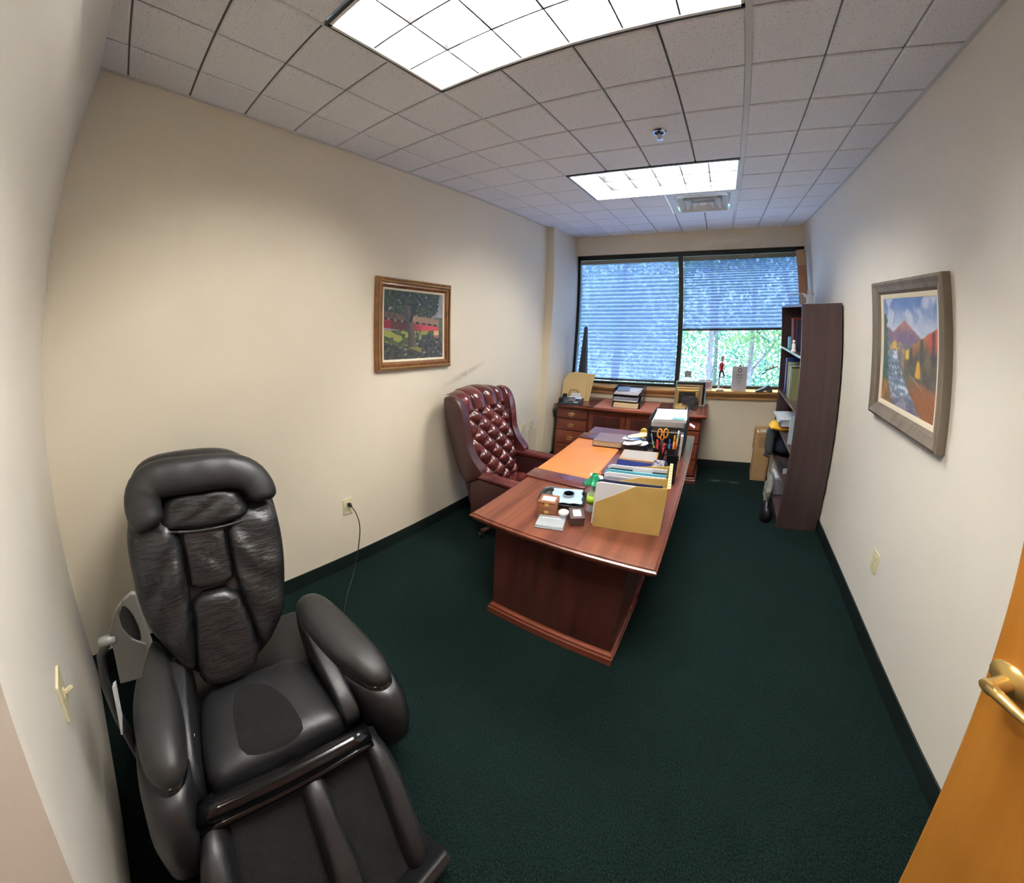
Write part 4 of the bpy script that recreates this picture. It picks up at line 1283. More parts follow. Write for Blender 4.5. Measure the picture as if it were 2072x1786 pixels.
# ------------------------------------------------------------------ on the credenza
t = thing('desk_telephone', 'dark grey desk telephone with note cards on the credenza', 'telephone', (-1.80, 1.60, ZT), .12)
m_phone = mat('slate_phone_plastic', lin(52, 60, 70), .45)
MB().prism([(-.085, 0), (.085, 0), (.085, .055), (.04, .066), (-.085, .03)], -.12, .13, 'x').build('body', m_phone, t, bevel=.005)
for k in range(3):
    for j in range(4):
        MB().box(-.02 + j * .022, -.006 + j * .022, -.055 + k * .022, -.04 + k * .022, .045 + k * .005, .052 + k * .005).build('key', m_greypl, t)
MB().box(-.118, -.075, -.085, .08, .045, .075).box(-.12, -.07, -.09, -.05, .03, .08).box(-.12, -.07, .045, .085, .05, .10).build('handset', m_blackpl, t, bevel=.008, seg=3)
MB().tube(chaikin([(-.11, -.08, .03), (-.13, -.15, -.01), (-.135, -.17, -.10), (-.13, -.16, -.14), (-.12, -.15, -.09), (-.115, -.12, -.02)], 3, False), .006, 6).build('handset_cord', m_blackpl, t, True)
MB().prism(chaikin([(.055, .032), (.105, .034), (.105, .048), (.055, .046)], 1), -.0865, -.0855, 'y').build('maker_badge', m_paper, t)
simple('note_card', 'white note card with a printed line propped on the telephone', 'card', MB(Matrix.Translation((-1.775, 1.67, ZT + .065)) @ Matrix.Rotation(-.25, 4, 'X')).box(-.055, .06, 0, .001, 0, .05).box(-.035, .045, -.0006, 0, .03, .036), m_paper)
simple('index_card', 'pale blue index cards lying on the telephone', 'card', MB(Matrix.Translation((-1.77, 1.645, ZT + .062)) @ Matrix.Rotation(.3, 4, 'X')).box(-.085, .085, -.025, .02, 0, .004), mat('pale_blue_paper', lin(190, 200, 222), .7))
t = thing('folder_stand', 'bent wire stand holding up manila folders', 'stand', (-1.82, 1.77, ZT))
MB().tube(chaikin([(-.07, -.03, 0), (-.07, -.03, .11), (-.05, -.03, .135), (.03, -.03, .135), (.05, -.03, .11), (.05, -.03, 0)], 1, False), .003, 6).tube(chaikin([(-.07, .05, 0), (-.07, .06, .14), (.05, .06, .14), (.05, .05, 0)], 1, False), .003, 6).box(-.075, .055, -.035, .055, 0, .003).build('wire', m_blackmetal, t, True)
for k, (dx, nm) in enumerate(((-.01, 'front manila folder propped upright behind the telephone'), (.012, 'second manila folder behind the front one'), (.03, 'rearmost manila folder with a raised tab'))):
    T = Matrix.Translation((-1.825 + dx, 1.75 + k * .017, ZT + .006)) @ Matrix.Rotation(-.10, 4, 'X') @ Matrix.Rotation(.03 * k, 4, 'Y')
    t = thing('manila_folder', nm, 'folder', (0, 0, 0), 0, 'manila folders')
    MB(T).prism([(-.155, 0), (.14, 0), (.16, .32), (.06, .325), (.05, .335), (-.07 - .0 * k, .335), (-.08, .325), (-.11, .30), (-.15, .24)], 0, .004, 'y').build('leaf', m_manila, t)
    MB(T).prism([(-.15, 0), (.145, 0), (.165, .33), (-.10, .33), (-.145, .25)], .0065, .009, 'y').build('leaf', m_manila, t)

def tray_stack(label, loc, rz, W, D, levels, hgt, m, mesh=True):
    """stacked letter trays, open toward -y"""
    t = thing('letter_tray', label, 'letter tray', loc, rz)
    for k in range(levels):
        z = k * hgt
        lv = bpy.data.objects.new('tray', None)
        COL.objects.link(lv)
        lv.parent = t
        lv.location = (0, 0, z)
        MB().box(-W / 2, W / 2, -D / 2, D / 2, 0, .003).build('floor_sheet', m, lv)
        side = MB()
        if mesh:
            nb = 16
            for s in (-1, 1):
                for j in range(nb + 1):
                    y = -D / 2 + D * j / nb
                    side.box(s * W / 2 - .0012, s * W / 2 + .0012, y - .0012, y + .0012, 0, hgt - .012)
                for zz in (.02, .04, hgt - .012):
                    side.box(s * W / 2 - .0018, s * W / 2 + .0018, -D / 2, D / 2, zz - .0018, zz + .0018)
            nb = 14
            for j in range(nb + 1):
                x = -W / 2 + W * j / nb
                side.box(x - .0012, x + .0012, D / 2 - .0012, D / 2 + .0012, 0, hgt - .012)
            side.box(-W / 2, W / 2, D / 2 - .0018, D / 2 + .0018, hgt - .015, hgt - .011)
        else:
            for s in (-1, 1):
                side.prism([(-D / 2, 0), (D / 2, 0), (D / 2, hgt - .01), (-D / 2 + .02, hgt - .01), (-D / 2, .03)], s * W / 2 - .002, s * W / 2 + .002, 'x')
            side.box(-W / 2, W / 2, D / 2 - .003, D / 2, 0, hgt * .6)
        side.build('rim', m, lv)
    return t
m_smoke = mat('dark_smoke_plastic', lin(48, 48, 52), .25)
tray_stack('dark three-tier letter tray full of papers on the salmon pad', (-1.145, 1.75, ZT + .0055), .02, .32, .30, 3, .075, m_smoke, False)
def pile(label, x, y, z, dx, dy, hs, mats, rz=0.0, cat='papers', name='paper_stack'):
    t = thing(name, label, cat, (x, y, z), rz)
    zz = 0
    for k, h in enumerate(hs):
        r = random.Random(k + int(x * 1000))
        MB(Matrix.Rotation(r.uniform(-.04, .04), 4, 'Z') @ Matrix.Translation((r.uniform(-.006, .006), r.uniform(-.006, .006), 0))).box(-dx / 2, dx / 2, -dy / 2, dy / 2, zz, zz + h - .0006).build('bundle', mats[k % len(mats)], t)
        zz += h
    return t
pile('buff folders and papers in the lowest tier of the credenza tray', -1.15, 1.735, ZT + .0095, .28, .285, (.014, .012, .016, .012), (m_paperb, m_manila, m_paperb, m_manila), .02)
pile('grey and white papers in the middle tier of the credenza tray', -1.15, 1.735, ZT + .0845, .28, .285, (.012, .016, .014), (m_paper, m_greyc, m_greyc), -.03)
pile('white papers in the top tier of the credenza tray', -1.15, 1.735, ZT + .1595, .28, .285, (.014, .010), (m_paper, m_paper), .0)
simple('blue_grey_wallet', 'blue-grey document wallet on top of the credenza tray', 'wallet', MB(Matrix.Translation((-1.215, 1.72, ZT + .1845)) @ Matrix.Rotation(.2, 4, 'Z')).box(-.07, .07, -.09, .09, 0, .02), mat('blue_grey_vinyl', lin(110, 126, 146), .4), bevel=.005)
simple('white_envelope', 'white envelope beside the wallet on top of the credenza tray', 'envelope', MB(Matrix.Translation((-1.075, 1.72, ZT + .1845)) @ Matrix.Rotation(-.15, 4, 'Z')).box(-.055, .055, -.10, .10, 0, .004), m_paper)

# picture frames leaning at the right end
def leaning(label, x, y, W, H, fw, mf, mp, lean=-.16, dep=.018, arch=False, z=ZT):
    t = thing('picture_frame', label, 'picture frame', (x, y, z))
    T = Matrix.Rotation(lean, 4, 'X')
    MB(T).box(-W / 2, W / 2, 0, dep, 0, fw).box(-W / 2, W / 2, 0, dep, H - fw, H).box(-W / 2, -W / 2 + fw, 0, dep, fw, H - fw).box(W / 2 - fw, W / 2, 0, dep, fw, H - fw).build('frame', mf, t, bevel=.003)
    MB(T).box(-W / 2 + fw, W / 2 - fw, dep * .5, dep * .7, fw, H - fw).build('picture', mp, t)
    return t
m_dkpic = mat('dark_photo', lin(20, 20, 24), .25, col2=lin(48, 40, 40), nscale=12)
leaning('large blue-grey box frame at the back of the leaning pile', -.465, 1.90, .36, .275, .014, m_bluegrey, m_blackpl, -.10, .04)
leaning('tan wooden frame second from the back of the leaning pile', -.475, 1.865, .30, .24, .018, m_boxwood, m_greyc)
leaning('thin gilt frame third in the leaning pile', -.49, 1.835, .27, .215, .014, m_goldf, m_paperb)
leaning('pale gilt frame nearest the front of the leaning pile', -.495, 1.805, .235, .195, .022, m_goldf, m_dkpic)
t = thing('photo_stand', 'arched black photo easel in front of the gilt frames', 'photo easel', (-.46, 1.715, ZT))
MB(Matrix.Rotation(-.25, 4, 'X')).prism(chaikin([(-.115, 0), (.115, 0), (.105, .10), (.085, .15), (-.075, .15), (-.095, .10)], 1), 0, .008, 'y').build('panel', m_dkpic, t, bevel=.002)
for s_ in (-1, 1):
    MB().tube([(s_ * .09, .02, .0), (s_ * .09, .06, .08)], .004, 6).build('strut', m_blackpl, t)
t = thing('hedgehog_ornament', 'straw hedgehog ornament with upright quills on the credenza', 'ornament', (-.545, 1.615, ZT))
def egg(u, v):
    an, ph = 2 * PI * u, PI * v
    return (.062 * math.sin(ph) * math.cos(an), .040 * math.sin(ph) * math.sin(an), .03 - .032 * math.cos(ph))
MB().grid(egg, 20, 12).build('body', m_straw, t, True)
q = MB()
rr = random.Random(3)
for k in range(110):
    an, ph = rr.uniform(0, 6.28), rr.uniform(0, 1.15)
    d = Vector((math.sin(ph) * math.cos(an) * 1.25, math.sin(ph) * math.sin(an), math.cos(ph)))
    b = Vector((0, 0, .03)) + Vector((d.x * .045, d.y * .035, d.z * .03))
    q.tube([b, b + d * .035], [.0022, .0006], 5)
qo = q.build('quills', m_straw, t)
qo['kind'] = 'stuff'
MB().tube([(.055, -.01, .02), (.075, -.012, .03), (.083, -.012, .05), (.094, -.014, .054)], [.006, .005, .004, .002], 6).build('tail', m_whitep, t, True)

# ------------------------------------------------------------------ on the window sill
ZS = .9455
t = thing('obelisk', 'tall tapering dark obelisk on the window sill', 'obelisk', (-1.825, 1.965, ZS))
def pyr(mb, a, b, z0, z1):
    vs = [(-a, -a, z0), (a, -a, z0), (a, a, z0), (-a, a, z0), (-b, -b, z1), (b, -b, z1), (b, b, z1), (-b, b, z1)]
    return mb.add(vs, [(3, 2, 1, 0), (4, 5, 6, 7), (0, 1, 5, 4), (1, 2, 6, 5), (2, 3, 7, 6), (3, 0, 4, 7)])
pyr(pyr(MB(), .058, .052, 0, .03), .050, .016, .03, .70).build('shaft', mat('dark_grey_stone', lin(44, 46, 50), .5), t)
pyr(MB(), .016, .001, .70, .712).build('tip', mat('dark_grey_stone_tip', lin(38, 40, 44), .5), t)
for k, (x, nm, rz) in enumerate(((-.345, 'left half of the pair of small photo cards on the sill', .18), (-.262, 'right half of the pair of small photo cards on the sill', -.22))):
    t = thing('photo_card', nm, 'photo card', (x, 1.985, ZS), rz, 'photo cards on the sill')
    MB(Matrix.Rotation(-.1, 4, 'X')).box(-.040, .040, 0, .002, 0, .115).build('card', m_paper, t)
    MB(Matrix.Rotation(-.1, 4, 'X')).prism(chaikin([(-.03, .02), (.0, .015), (.008, .05), (.0, .085), (-.018, .088), (-.03, .06)], 1), -.0008, 0, 'y').build('printed_shape', mat('pink_print', lin(196, 120, 124), .6), t)
    MB(Matrix.Rotation(-.1, 4, 'X')).box(.012, .020, -.0008, 0, .03, .09).build('printed_bar', m_ink, t)
simple('window_photo', 'small see-through photo stuck on the window pane', 'photo', MB().box(-.565, -.485, YB + .084, YB + .0865, 1.06, 1.135), mat('faded_photo', lin(150, 160, 160), .4, col2=lin(110, 120, 120), nscale=40))

t = thing('figurine', 'standing figurine in red shirt and black trousers on a white base', 'figurine', (-.125, 1.975, ZS))
MB().box(-.048, .042, -.03, .03, 0, .018).build('base', m_paperb, t, bevel=.003)
MB().lathe([(.001, .018), (.014, .018), (.011, .03), (.010, .135), (.014, .145), (.001, .148)], 12, (-.022, 0, 0)).build('pillar', m_paper, t, True)
MB().tube([(-.03, 0, .135), (-.006, 0, .150), (.035, 0, .146)], .009, 8).build('ledge', m_paper, t, True)
MB().tube([(-.022, 0, .15), (-.018, 0, .19), (-.012, 0, .225)], [.009, .011, .013], 8).tube([(.034, 0, .158), (.022, 0, .195), (.004, 0, .228)], [.008, .010, .013], 8).build('trousers', m_ink, t, True)
MB().lathe([(.001, .222), (.020, .224), (.022, .245), (.026, .285), (.022, .305), (.008, .312), (.001, .312)], 14, (-.004, 0, 0)).build('shirt', m_redp, t, True)
MB().tube([(-.026, 0, .298), (-.040, -.006, .27), (-.030, -.014, .24)], [.008, .007, .006], 8).build('arm', m_paper, t, True)
MB().tube([(.020, 0, .298), (.034, -.006, .27), (.028, -.014, .245)], [.008, .007, .006], 8).build('arm', m_paper, t, True)
MB().lathe([(.001, .308), (.008, .31), (.008, .322), (.017, .332), (.020, .350), (.016, .368), (.006, .378), (.001, .379)], 14).build('head', m_skin, t, True)
MB().lathe([(.001, .384), (.012, .378), (.0195, .366), (.0205, .355), (.018, .35), (.001, .36)], 14, (.001, .003, 0)).build('hair', mat('auburn_hair', lin(150, 84, 52), .6), t, True)
MB().lathe([(.001, .018), (.007, .018), (.008, .03), (.005, .042), (.001, .044)], 10, (.022, -.012, 0)).build('red_ornament', m_redp, t, True)

t = thing('eye_chart', 'white eye chart card with rows of shrinking black letters', 'eye chart', (.087, 1.985, ZS))
TE = Matrix.Rotation(-.05, 4, 'X')
MB(TE).box(-.086, .086, 0, .006, 0, .268).build('card', m_paper, t)
MB(TE).box(-.008, .008, -.003, .009, .266, .285).build('clip', m_blackpl, t)
for s, sz, z in (('O', .064, .222), ('M G', .036, .172), ('W H Y', .024, .140), ('A M I R', .016, .112), ('E A D I N', .012, .089)):
    text(s, sz, m_ink, t, TE @ Vector((0, -.0012, z)), (PI / 2 - .05, 0, 0))
for j, (n, z) in enumerate(((6, .068), (7, .046), (6, .026))):
    for k in range(n):
        x = (k - (n - 1) / 2) * .020
        MB(TE).box(x - .0022, x + .0022, -.0008, 0, z - .002, z + .002).build('tiny_letter', m_greyc, t)

t = thing('shoe_sculpture', 'dark shoe-last sculpture with wire and a branch of little birds', 'sculpture', (.375, 1.965, ZS))
MB().prism(chaikin([(-.10, 0), (-.02, .002), (.0, .012), (.03, .012), (.045, 0), (.10, 0), (.095, .02), (.065, .072), (.035, .072), (.0, .045), (-.05, .028), (-.095, .012)], 2), -.025, .025, 'y').build('shoe', mat('slate_shoe', lin(70, 74, 84), .4), t, bevel=.006, seg=3)
MB().tube(chaikin([(.045, 0, .07), (.045, 0, .13), (.01, 0, .17), (.018, 0, .20), (-.005, 0, .215), (.018, 0, .235)], 2, False), .0022, 6).build('wire', m_blackmetal, t, True)
MB().prism(chaikin([(-.035, .185), (-.005, .205), (.005, .215), (-.008, .215), (-.038, .195)], 1), -.006, .006, 'y').build('leaf', m_blackmetal, t)
MB().tube([(.005, 0, .235), (.05, 0, .245), (.10, 0, .262), (.14, 0, .275)], [.009, .006, .005, .006], 8).build('branch', m_blackmetal, t, True)
for x, z, m in ((.055, .258, m_paper), (.085, .272, m_orangep), (.022, .238, m_paper)):
    b = MB().lathe([(.001, -.012), (.009, -.006), (.011, .002), (.007, .012), (.001, .016)], 10, (x, 0, z)).build('bird', m, t, True)
    MB().tube([(x, 0, z + .01), (x + .014, 0, z + .018)], [.004, .001], 6).build('beak', m_ink, b)

# ------------------------------------------------------------------ on the desk
gb = thing('file_sorter', 'mustard cardboard file sorter with slanted front on the desk corner', 'file sorter', (-.548, -.468, Z), .10)
W2 = .165
MB().prism([(-W2, 0), (W2, 0), (W2, .262), (.015, .258), (-W2 + .012, .148), (-W2, .14)], -.145, -.142, 'y').build('front_panel', m_gold, gb)
MB().prism([(-W2, 0), (W2, 0), (W2, .262), (.02, .258), (-W2, .20)], -.045, -.042, 'y').build('divider', m_gold, gb)
MB().prism([(-W2, 0), (W2, 0), (W2, .250), (-W2, .215)], .142, .145, 'y').build('rear_panel', m_gold, gb)
MB().box(W2 - .003, W2, -.142, .142, 0, .262).build('side_panel', m_gold, gb)
MB().box(-W2, W2, -.142, .142, 0, .003).build('base', m_gold, gb)
lip = MB().prism([(W2 - .004, .2625), (W2 + .012, .2625), (W2 + .012, .2655), (W2 - .004, .2655)], -.145, .145, 'y').build('index_edge', m_golddk, gb)
for k in range(8):
    MB().box(W2 - .001, W2 + .009, -.128 + k * .034, -.128 + k * .034 + .006, .2656, .2662).build('index_mark', m_ink, lip)
fil = [('white folder behind the slanted front of the file sorter', -.130, m_paper, .248, -W2 - .010, .12), ('navy folder second in the file sorter', -.105, m_navy, .250, -W2 - .006, .14),
       ('white report third in the file sorter', -.085, m_paper, .238, -W2 + .008, .13), ('lavender-grey document behind the sorter divider', -.025, m_greyc, .236, -W2 + .004, .02),
       ('white folder behind the lavender-grey document', .01, m_paper, .238, -W2 - .002, .15), ('teal hanging folder in the file sorter', .05, m_teal, .234, -W2 - .006, .15),
       ('dark green hanging folder in the file sorter', .085, m_dkgreen, .232, -W2 - .002, .15), ('white folder at the back of the file sorter', .115, m_paper, .236, -W2 - .004, .15)]
for k, (nm, y, m, h, xa, xb) in enumerate(fil):
    t = thing('file_folder', nm, 'folder', (-.548 - y * math.sin(.10), -.468 + y * math.cos(.10), Z + .0035), .10, 'folders in the file sorter')
    T = Matrix.Rotation(-.02 * (k % 3), 4, 'X')
    MB(T).prism([(xa, 0), (xb, 0), (xb, h - .004), (xa + .02, h), (xa, h - .01)], 0, .006, 'y').build('folder_body', m, t)
    if k == 6:
        MB(T).box(-.03, .075, -.002, .0, h - .03, h + .012).build('index_tab', m_paper, t)
simple('blue_booklet', 'shiny blue booklet standing behind the file sorter', 'booklet', MB(Matrix.Translation((-.615, -.265, Z)) @ Matrix.Rotation(-.12, 4, 'X')).box(-.10, .10, 0, .006, 0, .222), m_blue)

t = thing('serving_tray', 'dark rounded tray on the desk under a pale plate', 'tray', (-.938, -.458, Z), .20)
MB().prism(rrect(.115, .09, .045, 6), 0, .006, 'z').build('base', m_trayb, t)
def rimf(u, v):
    P = rrect(.115, .09, .045, 10)
    i = int(round(u * (len(P)))) % len(P)
    k = 1 + .12 * v
    return (P[i][0] * k, P[i][1] * k, .004 + .024 * v)
MB().grid(rimf, 44, 3).build('rim', m_trayb, t, True, solid=.003)
t = thing('square_plate', 'pale blue scalloped plate lying on the dark tray', 'plate', (-.915, -.450, Z + .0295), .35)
cushion(MB(), [(-.085 + .006 * math.sin(k * 2.1), -.085 + .17 * k / 8) for k in range(9)][::-1] + [(-.085 + .17 * k / 8, -.085 + .005 * math.sin(k * 2.3)) for k in range(1, 9)] + [(.085 + .005 * math.sin(k * 1.9), -.085 + .17 * k / 8) for k in range(1, 9)] + [(.085 - .17 * k / 8, .085) for k in range(1, 8)], (0, 0, 0), *EZ, .008, 0, smooth=1, power=9).build('dish', m_plate, t, True)
simple('tape_ring', 'small steel ring lying on the pale plate', 'ring', MB(Matrix.Translation((-.905, -.455, Z + .0385))).lathe([(.027, 0), (.031, 0), (.031, .016), (.027, .016), (.027, 0)], 28), m_steel, smooth=True, auto=.6)

for k, nm in enumerate(('lower of two stacked wooden keepsake boxes by the dark tray', 'upper of two stacked wooden keepsake boxes with a white label')):
    t = thing('keepsake_box', nm, 'wooden box', (-.945, -.622, Z + k * .0465), .28 - .05 * k, 'wooden keepsake boxes')
    MB().box(-.048, .048, -.045, .045, 0, .034).build('box_body', m_redwood, t, bevel=.003)
    MB().box(-.048, .048, -.045, .045, .0345, .046).build('lid', m_redwood, t, bevel=.003)
    MB().box(-.010, .010, -.047, -.045, .022, .040).build('clasp', m_brass, t)
    if k:
        MB().box(-.032, .036, -.026, .022, .0461, .0466).build('paper_label', m_paper, t)
t = thing('hinged_box', 'small dark brown box with a white label on the lid', 'box', (-.785, -.622, Z), .5)
MB().box(-.036, .036, -.052, .052, 0, .036).build('box_body', m_dkbox, t, bevel=.003)
MB().box(-.037, .037, -.053, .053, .0365, .05).build('lid', m_dkbox, t, bevel=.003)
MB().box(-.020, .020, -.034, .030, .0501, .0506).build('paper_label', m_paper, t)
t = thing('jar', 'small clear jar with a round white lid', 'jar', (-.852, -.632, Z))
MB().lathe([(.001, 0), (.022, 0), (.024, .004), (.024, .032), (.001, .032)], 24).build('glass_body', m_clear, t, True, auto=.6)
MB().lathe([(.001, .0325), (.026, .0325), (.026, .042), (.023, .045), (.020, .043), (.001, .043)], 24).build('lid', m_whitep, t, True, auto=.5)
t = thing('display_case', 'flat clear plastic case lying near the front edge of the desk', 'case', (-.882, -.712, Z), .27)
MB().box(-.068, .068, -.052, .052, 0, .006).build('base', m_greyc, t, bevel=.002)
MB().box(-.067, .067, -.051, .051, .0065, .021).build('lid', m_clear, t, bevel=.003)
MB().box(-.012, .012, -.056, -.052, .004, .014).build('latch', m_clear, t)
MB().box(-.050, .050, .020, .024, .0212, .0216).build('title_strip', m_paper, t)

t = thing('water_bottle', 'clear plastic bottle with lime label and green wrap on the cap', 'bottle', (-.757, -.498, Z))
MB().lathe([(.001, .002), (.022, 0), (.027, .008), (.025, .03), (.027, .05), (.027, .135), (.022, .16), (.011, .178), (.011, .195), (.001, .195)], 20).build('bottle', m_clear, t, True)
MB().lathe([(.0275, .055), (.0278, .055), (.0278, .105), (.0275, .105)], 20).build('paper_label', m_lime, t, True)
def wrapf(u, v):
    an = 2 * PI * u
    r = (.014 + .034 * v ** 1.3) * (1 + .22 * math.sin(an * 4 + 1) * v)
    return (r * math.cos(an), r * math.sin(an) * .8, .232 - .062 * v + .010 * math.sin(an * 3) * v)
MB().grid(wrapf, 30, 8).build('cap_wrap', m_greenp, t, True, solid=.002)
simple('pink_slip', 'pink paper slip sticking out beside the file sorter', 'paper', MB(Matrix.Translation((-.80, -.315, Z + .118)) @ Matrix.Rotation(.35, 4, 'Y') @ Matrix.Rotation(.5, 4, 'Z')).box(-.04, .04, -.03, .03, 0, .0015), mat('pink_paper', lin(236, 200, 204), .7))
t = thing('card_holder', 'small black card holder behind the file sorter', 'card holder', (-.785, -.285, Z))
MB().box(-.03, .05, -.03, .03, 0, .003).box(-.03, .05, -.03, -.027, 0, .10).box(-.03, .05, .027, .03, 0, .115).box(-.03, -.027, -.027, .027, 0, .10).build('holder', m_blackpl, t)
simple('orange_pencil', 'short orange pencil standing in the card holder', 'pencil', MB().tube([(-.785, -.285, Z + .004), (-.795, -.285, Z + .16)], .0045, 6), m_orangep)

flat('thick paperback with a pink and dark cover lying on the desk pad', -.985, .535, Z + .0135, .235, .20, .046, mat('dusky_cover', lin(110, 92, 96), .5), .06, pm=m_paperb)
MB().box(-.06, .08, -.06, .05, .0425, .0432).build('cover_print', mat('pink_print_cover', lin(204, 116, 120), .5, col2=lin(150, 70, 86), nscale=14), bpy.data.objects[[o.name for o in bpy.data.objects if o.get('label', '').startswith('thick paperback with a pink')][0]])

t = thing('desk_bin', 'open dark desktop bin heaped with envelopes and wrappers', 'bin', (-.755, .43, Z), .05)
pyr(MB(), .070, .080, .003, .085).box(-.07, .07, -.07, .07, 0, .003).build('bin_body', m_trayb, t)
for k, (nm, dx, dy, m, a, s) in enumerate((('cream envelope on top of the heaped bin', .02, .04, m_paperb, .4, .085), ('blue and white leaflet on top of the heaped bin', -.02, .0, mat('leaflet_print', lin(214, 218, 226), .5, col2=lin(70, 100, 150), nscale=22, lo=.5, hi=.58), -.3, .075),
                                           ('white tissue at the front of the heaped bin', .0, -.06, m_paper, .1, .07), ('folded white letter at the side of the heaped bin', .06, -.03, m_paper, -.6, .06))):
    o = thing('envelope', nm, 'papers', (-.765 + dx, .43 + dy, Z + .090 + .012 * (3 - k)), a, 'papers in the desktop bin')
    cushion(MB(), [(-s, -s * .7), (s, -s * .7), (s, s * .7), (-s, s * .7)], (0, 0, 0), Vector((1, 0, .12)), Vector((0, 1, -.1 + .08 * k)), Vector((0, 0, 1)), .006, 0, smooth=1, power=6, wob=lambda x, y: .006 * math.sin(50 * x)).build('sheet', m, o, True)

t = thing('wooden_box', 'wooden card box with a grey felt top and metal clasp', 'wooden box', (-.665, .185, Z), .06)
MB().box(-.125, .125, -.085, .085, 0, .058).build('box_body', m_boxwood, t, bevel=.003)
MB().box(-.127, .127, -.087, .087, .0585, .085).build('lid', m_boxwood, t, bevel=.006, seg=3)
MB().box(-.115, .115, -.075, .075, .0851, .0866).build('felt_top', mat('grey_felt', lin(146, 142, 138), .9), t)
MB().box(-.016, .016, -.091, -.087, .040, .072).build('clasp', m_steel, t, bevel=.002)
simple('white_name_tag', 'folded white tag standing beside the wooden box', 'tag', MB(Matrix.Translation((-.535, .08, Z)) @ Matrix.Rotation(.8, 4, 'Z')).prism([(-.03, 0), (.03, 0), (.004, .07), (-.004, .07)], -.001, .001, 'y'), m_paper)
t = thing('patterned_card', 'white card with a blue floral pattern behind the sorter', 'card', (-.50, .055, Z), .1)
MB(Matrix.Rotation(-.2, 4, 'X')).box(-.045, .045, 0, .002, 0, .115).build('card', mat('blue_floral_print', lin(226, 226, 236), .6, col2=lin(96, 104, 160), nscale=60, lo=.52, hi=.58), t)
t = thing('desk_organizer', 'black desk organizer box near the right edge of the desk', 'organizer', (-.425, .03, Z), .05)
MB().box(-.04, .04, -.055, .055, 0, .003).box(-.04, .04, -.055, -.052, 0, .13).box(-.04, .04, .052, .055, 0, .15).box(-.04, -.037, -.052, .052, 0, .14).box(.037, .04, -.052, .052, 0, .12).build('organizer_body', m_blackpl, t)

# mesh trays
tray_stack('black wire mesh letter tray stack at the back of the desk', (-.53, .60, Z), 0.0, .285, .33, 4, .073, m_mesh, True)
MB  # sheets in each tier
pile('papers in the bottom tier of the wire mesh tray', -.53, .595, Z + .0035, .25, .29, (.014, .016), (m_paper, m_greyc))
pile('grey folders in the second tier of the wire mesh tray', -.53, .595, Z + .0765, .25, .29, (.012, .014), (m_greyc, m_dkgreen))
pile('dark folders in the third tier of the wire mesh tray', -.53, .595, Z + .1495, .25, .29, (.014, .012, .010), (m_dkgreen, m_navy, m_paper))
pile('thick white paper pile filling the top tier of the wire mesh tray', -.53, .595, Z + .2225, .25, .30, (.016, .016, .014, .012), (m_paper,), .03)
simple('rainbow_card', 'iridescent green card lying in the top mesh tray', 'card', MB().box(-.50, -.41, .455, .505, Z + .2815, Z + .283), mat('iridescent_card', lin(120, 210, 150), .2, metal=.4, col2=lin(130, 190, 220), nscale=20))
simple('pink_note', 'pale pink note hanging off the side of the mesh tray', 'note', MB(Matrix.Translation((-.372, .63, Z + .20)) @ Matrix.Rotation(.5, 4, 'Y')).box(0, .05, -.03, .03, 0, .0015), mat('pale_pink_note', lin(226, 190, 214), .7))
simple('spiral_catalogue', 'white spiral catalogue standing against the mesh tray', 'catalogue', MB(Matrix.Translation((-.405, .395, Z)) @ Matrix.Rotation(.06, 4, 'Z')).box(-.010, .010, -.02, .02, 0, .185), m_whitep, bevel=.002)

t = thing('tape_dispenser', 'yellow tape dispenser beside the mesh tray', 'tape dispenser', (-.755, .73, Z), .1)
MB().prism(chaikin([(-.03, 0), (.03, 0), (.034, .06), (.02, .10), (-.02, .10), (-.034, .05)], 1), -.014, .014, 'y').build('body', m_yellowp, t, bevel=.003)
MB(Matrix.Translation((0, 0, .06)) @ Matrix.Rotation(PI / 2, 4, 'X')).lathe([(.012, -.010), (.026, -.010), (.026, .010), (.012, .010), (.012, -.010)], 20).build('tape_roll', m_clear, t, True, auto=.5)
t = thing('toy_figure', 'tiny white and orange toy standing beside the mesh tray', 'toy', (-.715, .60, Z))
MB().lathe([(.001, 0), (.018, 0), (.022, .03), (.016, .06), (.010, .075), (.001, .076)], 14).build('body', m_whitep, t, True)
MB().lathe([(.001, .072), (.016, .08), (.019, .096), (.012, .112), (.001, .116)], 14).build('head', m_orangep, t, True)
MB().tube([(.018, 0, .05), (.03, -.01, .06)], .005, 6).build('arm', m_bluep, t, True)
MB().tube([(-.018, 0, .05), (-.03, -.01, .04)], .005, 6).build('arm', m_bluep, t, True)

# pen pots
def pot(label, x, y, r, h, m=m_blackpl):
    t = thing('pen_pot', label, 'pen pot', (x, y, Z), 0, 'pen pots')
    MB().lathe([(.001, 0), (r, 0), (r * 1.03, h), (r * .95, h), (r * .93, .004), (.001, .004)], 20).build('pot', m, t, True, auto=.6)
pot('black pen pot holding scissors beside the mesh tray', -.555, .345, .045, .10)
pot('black pen pot nearest the right edge of the desk', -.455, .335, .038, .11)
def pen(label, x, y, tx, ty, h, m, cap=None, r=.0045, cat='pen', name='pen'):
    t = thing(name, label, cat, (x, y, Z + .005), 0, 'pens in the pots')
    a, b = Vector((0, 0, 0)), Vector((tx, ty, h))
    MB().tube([a, a + (b - a) * .8], r, 8).build('barrel', m, t, True)
    MB().tube([a + (b - a) * .78, b], [r * 1.15, r * .7], 8).build('cap', cap or m, t, True)
pen('clear pen leaning left out of the pot with the scissors', -.575, .345, -.055, .02, .185, m_clear, m_greyc)
pen('yellow highlighter leaning left in the pot with the scissors', -.57, .335, -.03, -.015, .14, m_yellowp, m_greenp)
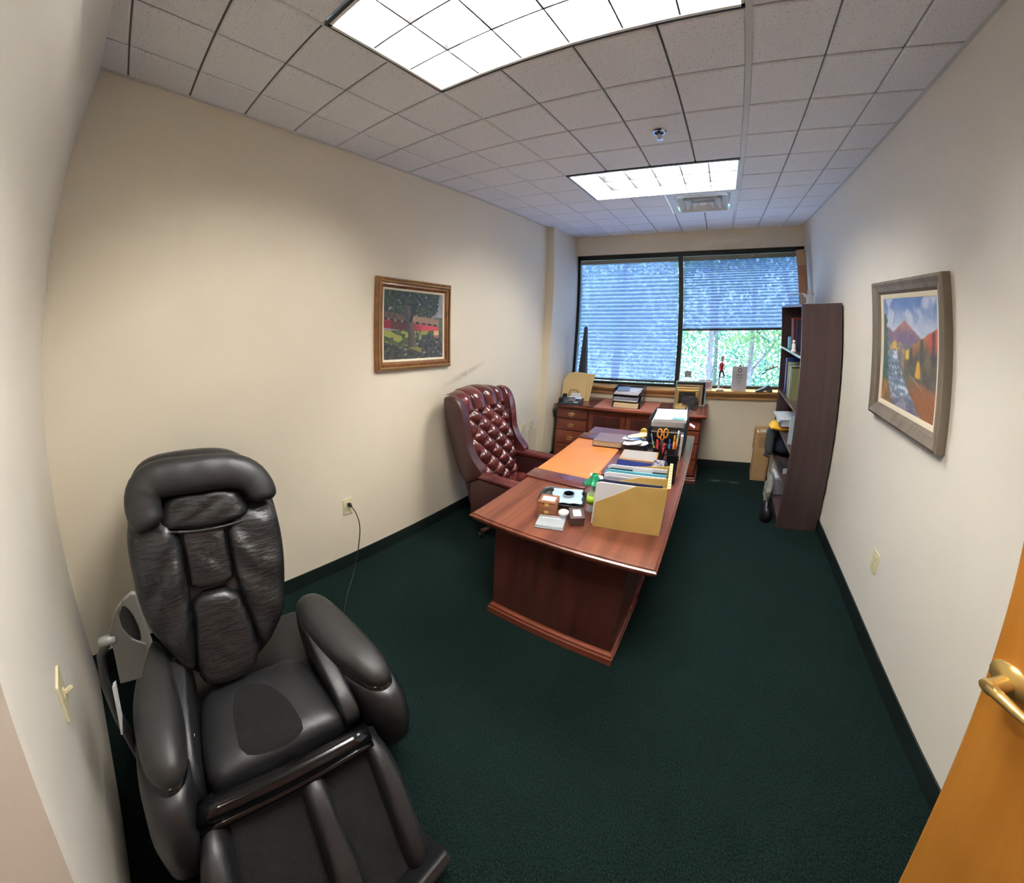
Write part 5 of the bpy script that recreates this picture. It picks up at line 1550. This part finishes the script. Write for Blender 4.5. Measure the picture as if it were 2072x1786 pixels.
pen('fat red marker leaning in the pot with the scissors', -.56, .325, -.012, -.02, .165, m_redp, m_redp, .009)
pen('white pen in the pot with the scissors', -.545, .36, .008, .02, .15, m_whitep, m_redp)
pen('red pen standing upright between the two pots', -.535, .325, .02, -.015, .14, m_redp, m_redp, .008)
pen('blue pen in the pot nearest the desk edge', -.475, .335, -.012, .0, .165, m_bluep, m_bluep, .006)
pen('orange pencil in the pot nearest the desk edge', -.455, .345, .0, .01, .19, m_orangep, m_orangep, .006, 'pencil', 'pencil')
pen('tall tan wooden ruler-like stick in the pot nearest the desk edge', -.44, .33, .012, .0, .235, m_boxwood, m_paper, .008, 'stick', 'stick')
pen('short red pencil in the pot nearest the desk edge', -.445, .32, .006, -.01, .15, m_redp, m_redp, .005, 'pencil', 'pencil')
t = thing('scissors', 'orange-handled scissors standing handles-up in the pen pot', 'scissors', (-.545, .35, Z + .01), .15)
for s in (-1, 1):
    MB().prism([(s * .002, .03), (s * .012, .10), (s * .010, .15), (-s * .004, .15), (-s * .003, .10)], s * .001, s * .003, 'y').build('blade', m_steel, t)
    P = [(s * .022 + .015 * math.cos(a), .195 + .033 * math.sin(a) + .0) for a in [2 * PI * k / 18 for k in range(18)]]
    pth_ = [(q[0], s * .002, q[1]) for q in P]
    MB().tube(pth_ + [pth_[0]], .0058, 8).tube([(s * .006, s * .002, .145), (s * .016, s * .002, .165)], .006, 8).build('handle', m_orangep, t, True)
MB(Matrix.Translation((0, 0, .125)) @ Matrix.Rotation(PI / 2, 4, 'X')).lathe([(.0005, -.005), (.004, -.005), (.004, .005), (.0005, .005)], 10).build('pivot', m_steel, t)

# unseen lamp added behind the viewer to brighten the peach passage wall
hl = thing('hall_fill_light', 'unseen round lamp added to light the passage behind the doorway', 'ceiling light', (-.1, -3.3, ZC))
MB().lathe([(.001, 0), (.16, 0), (.16, -.02), (.001, -.02)], 24).build('canopy', m_white, hl)
MB().lathe([(.15, -.021), (.15, -.03), (.12, -.06), (.05, -.075), (.001, -.077)], 24).build('diffuser', mat('hall_fill_diffuser', (1, 1, 1), .5, emit=((1, .86, .72), 26.0)), hl, True)
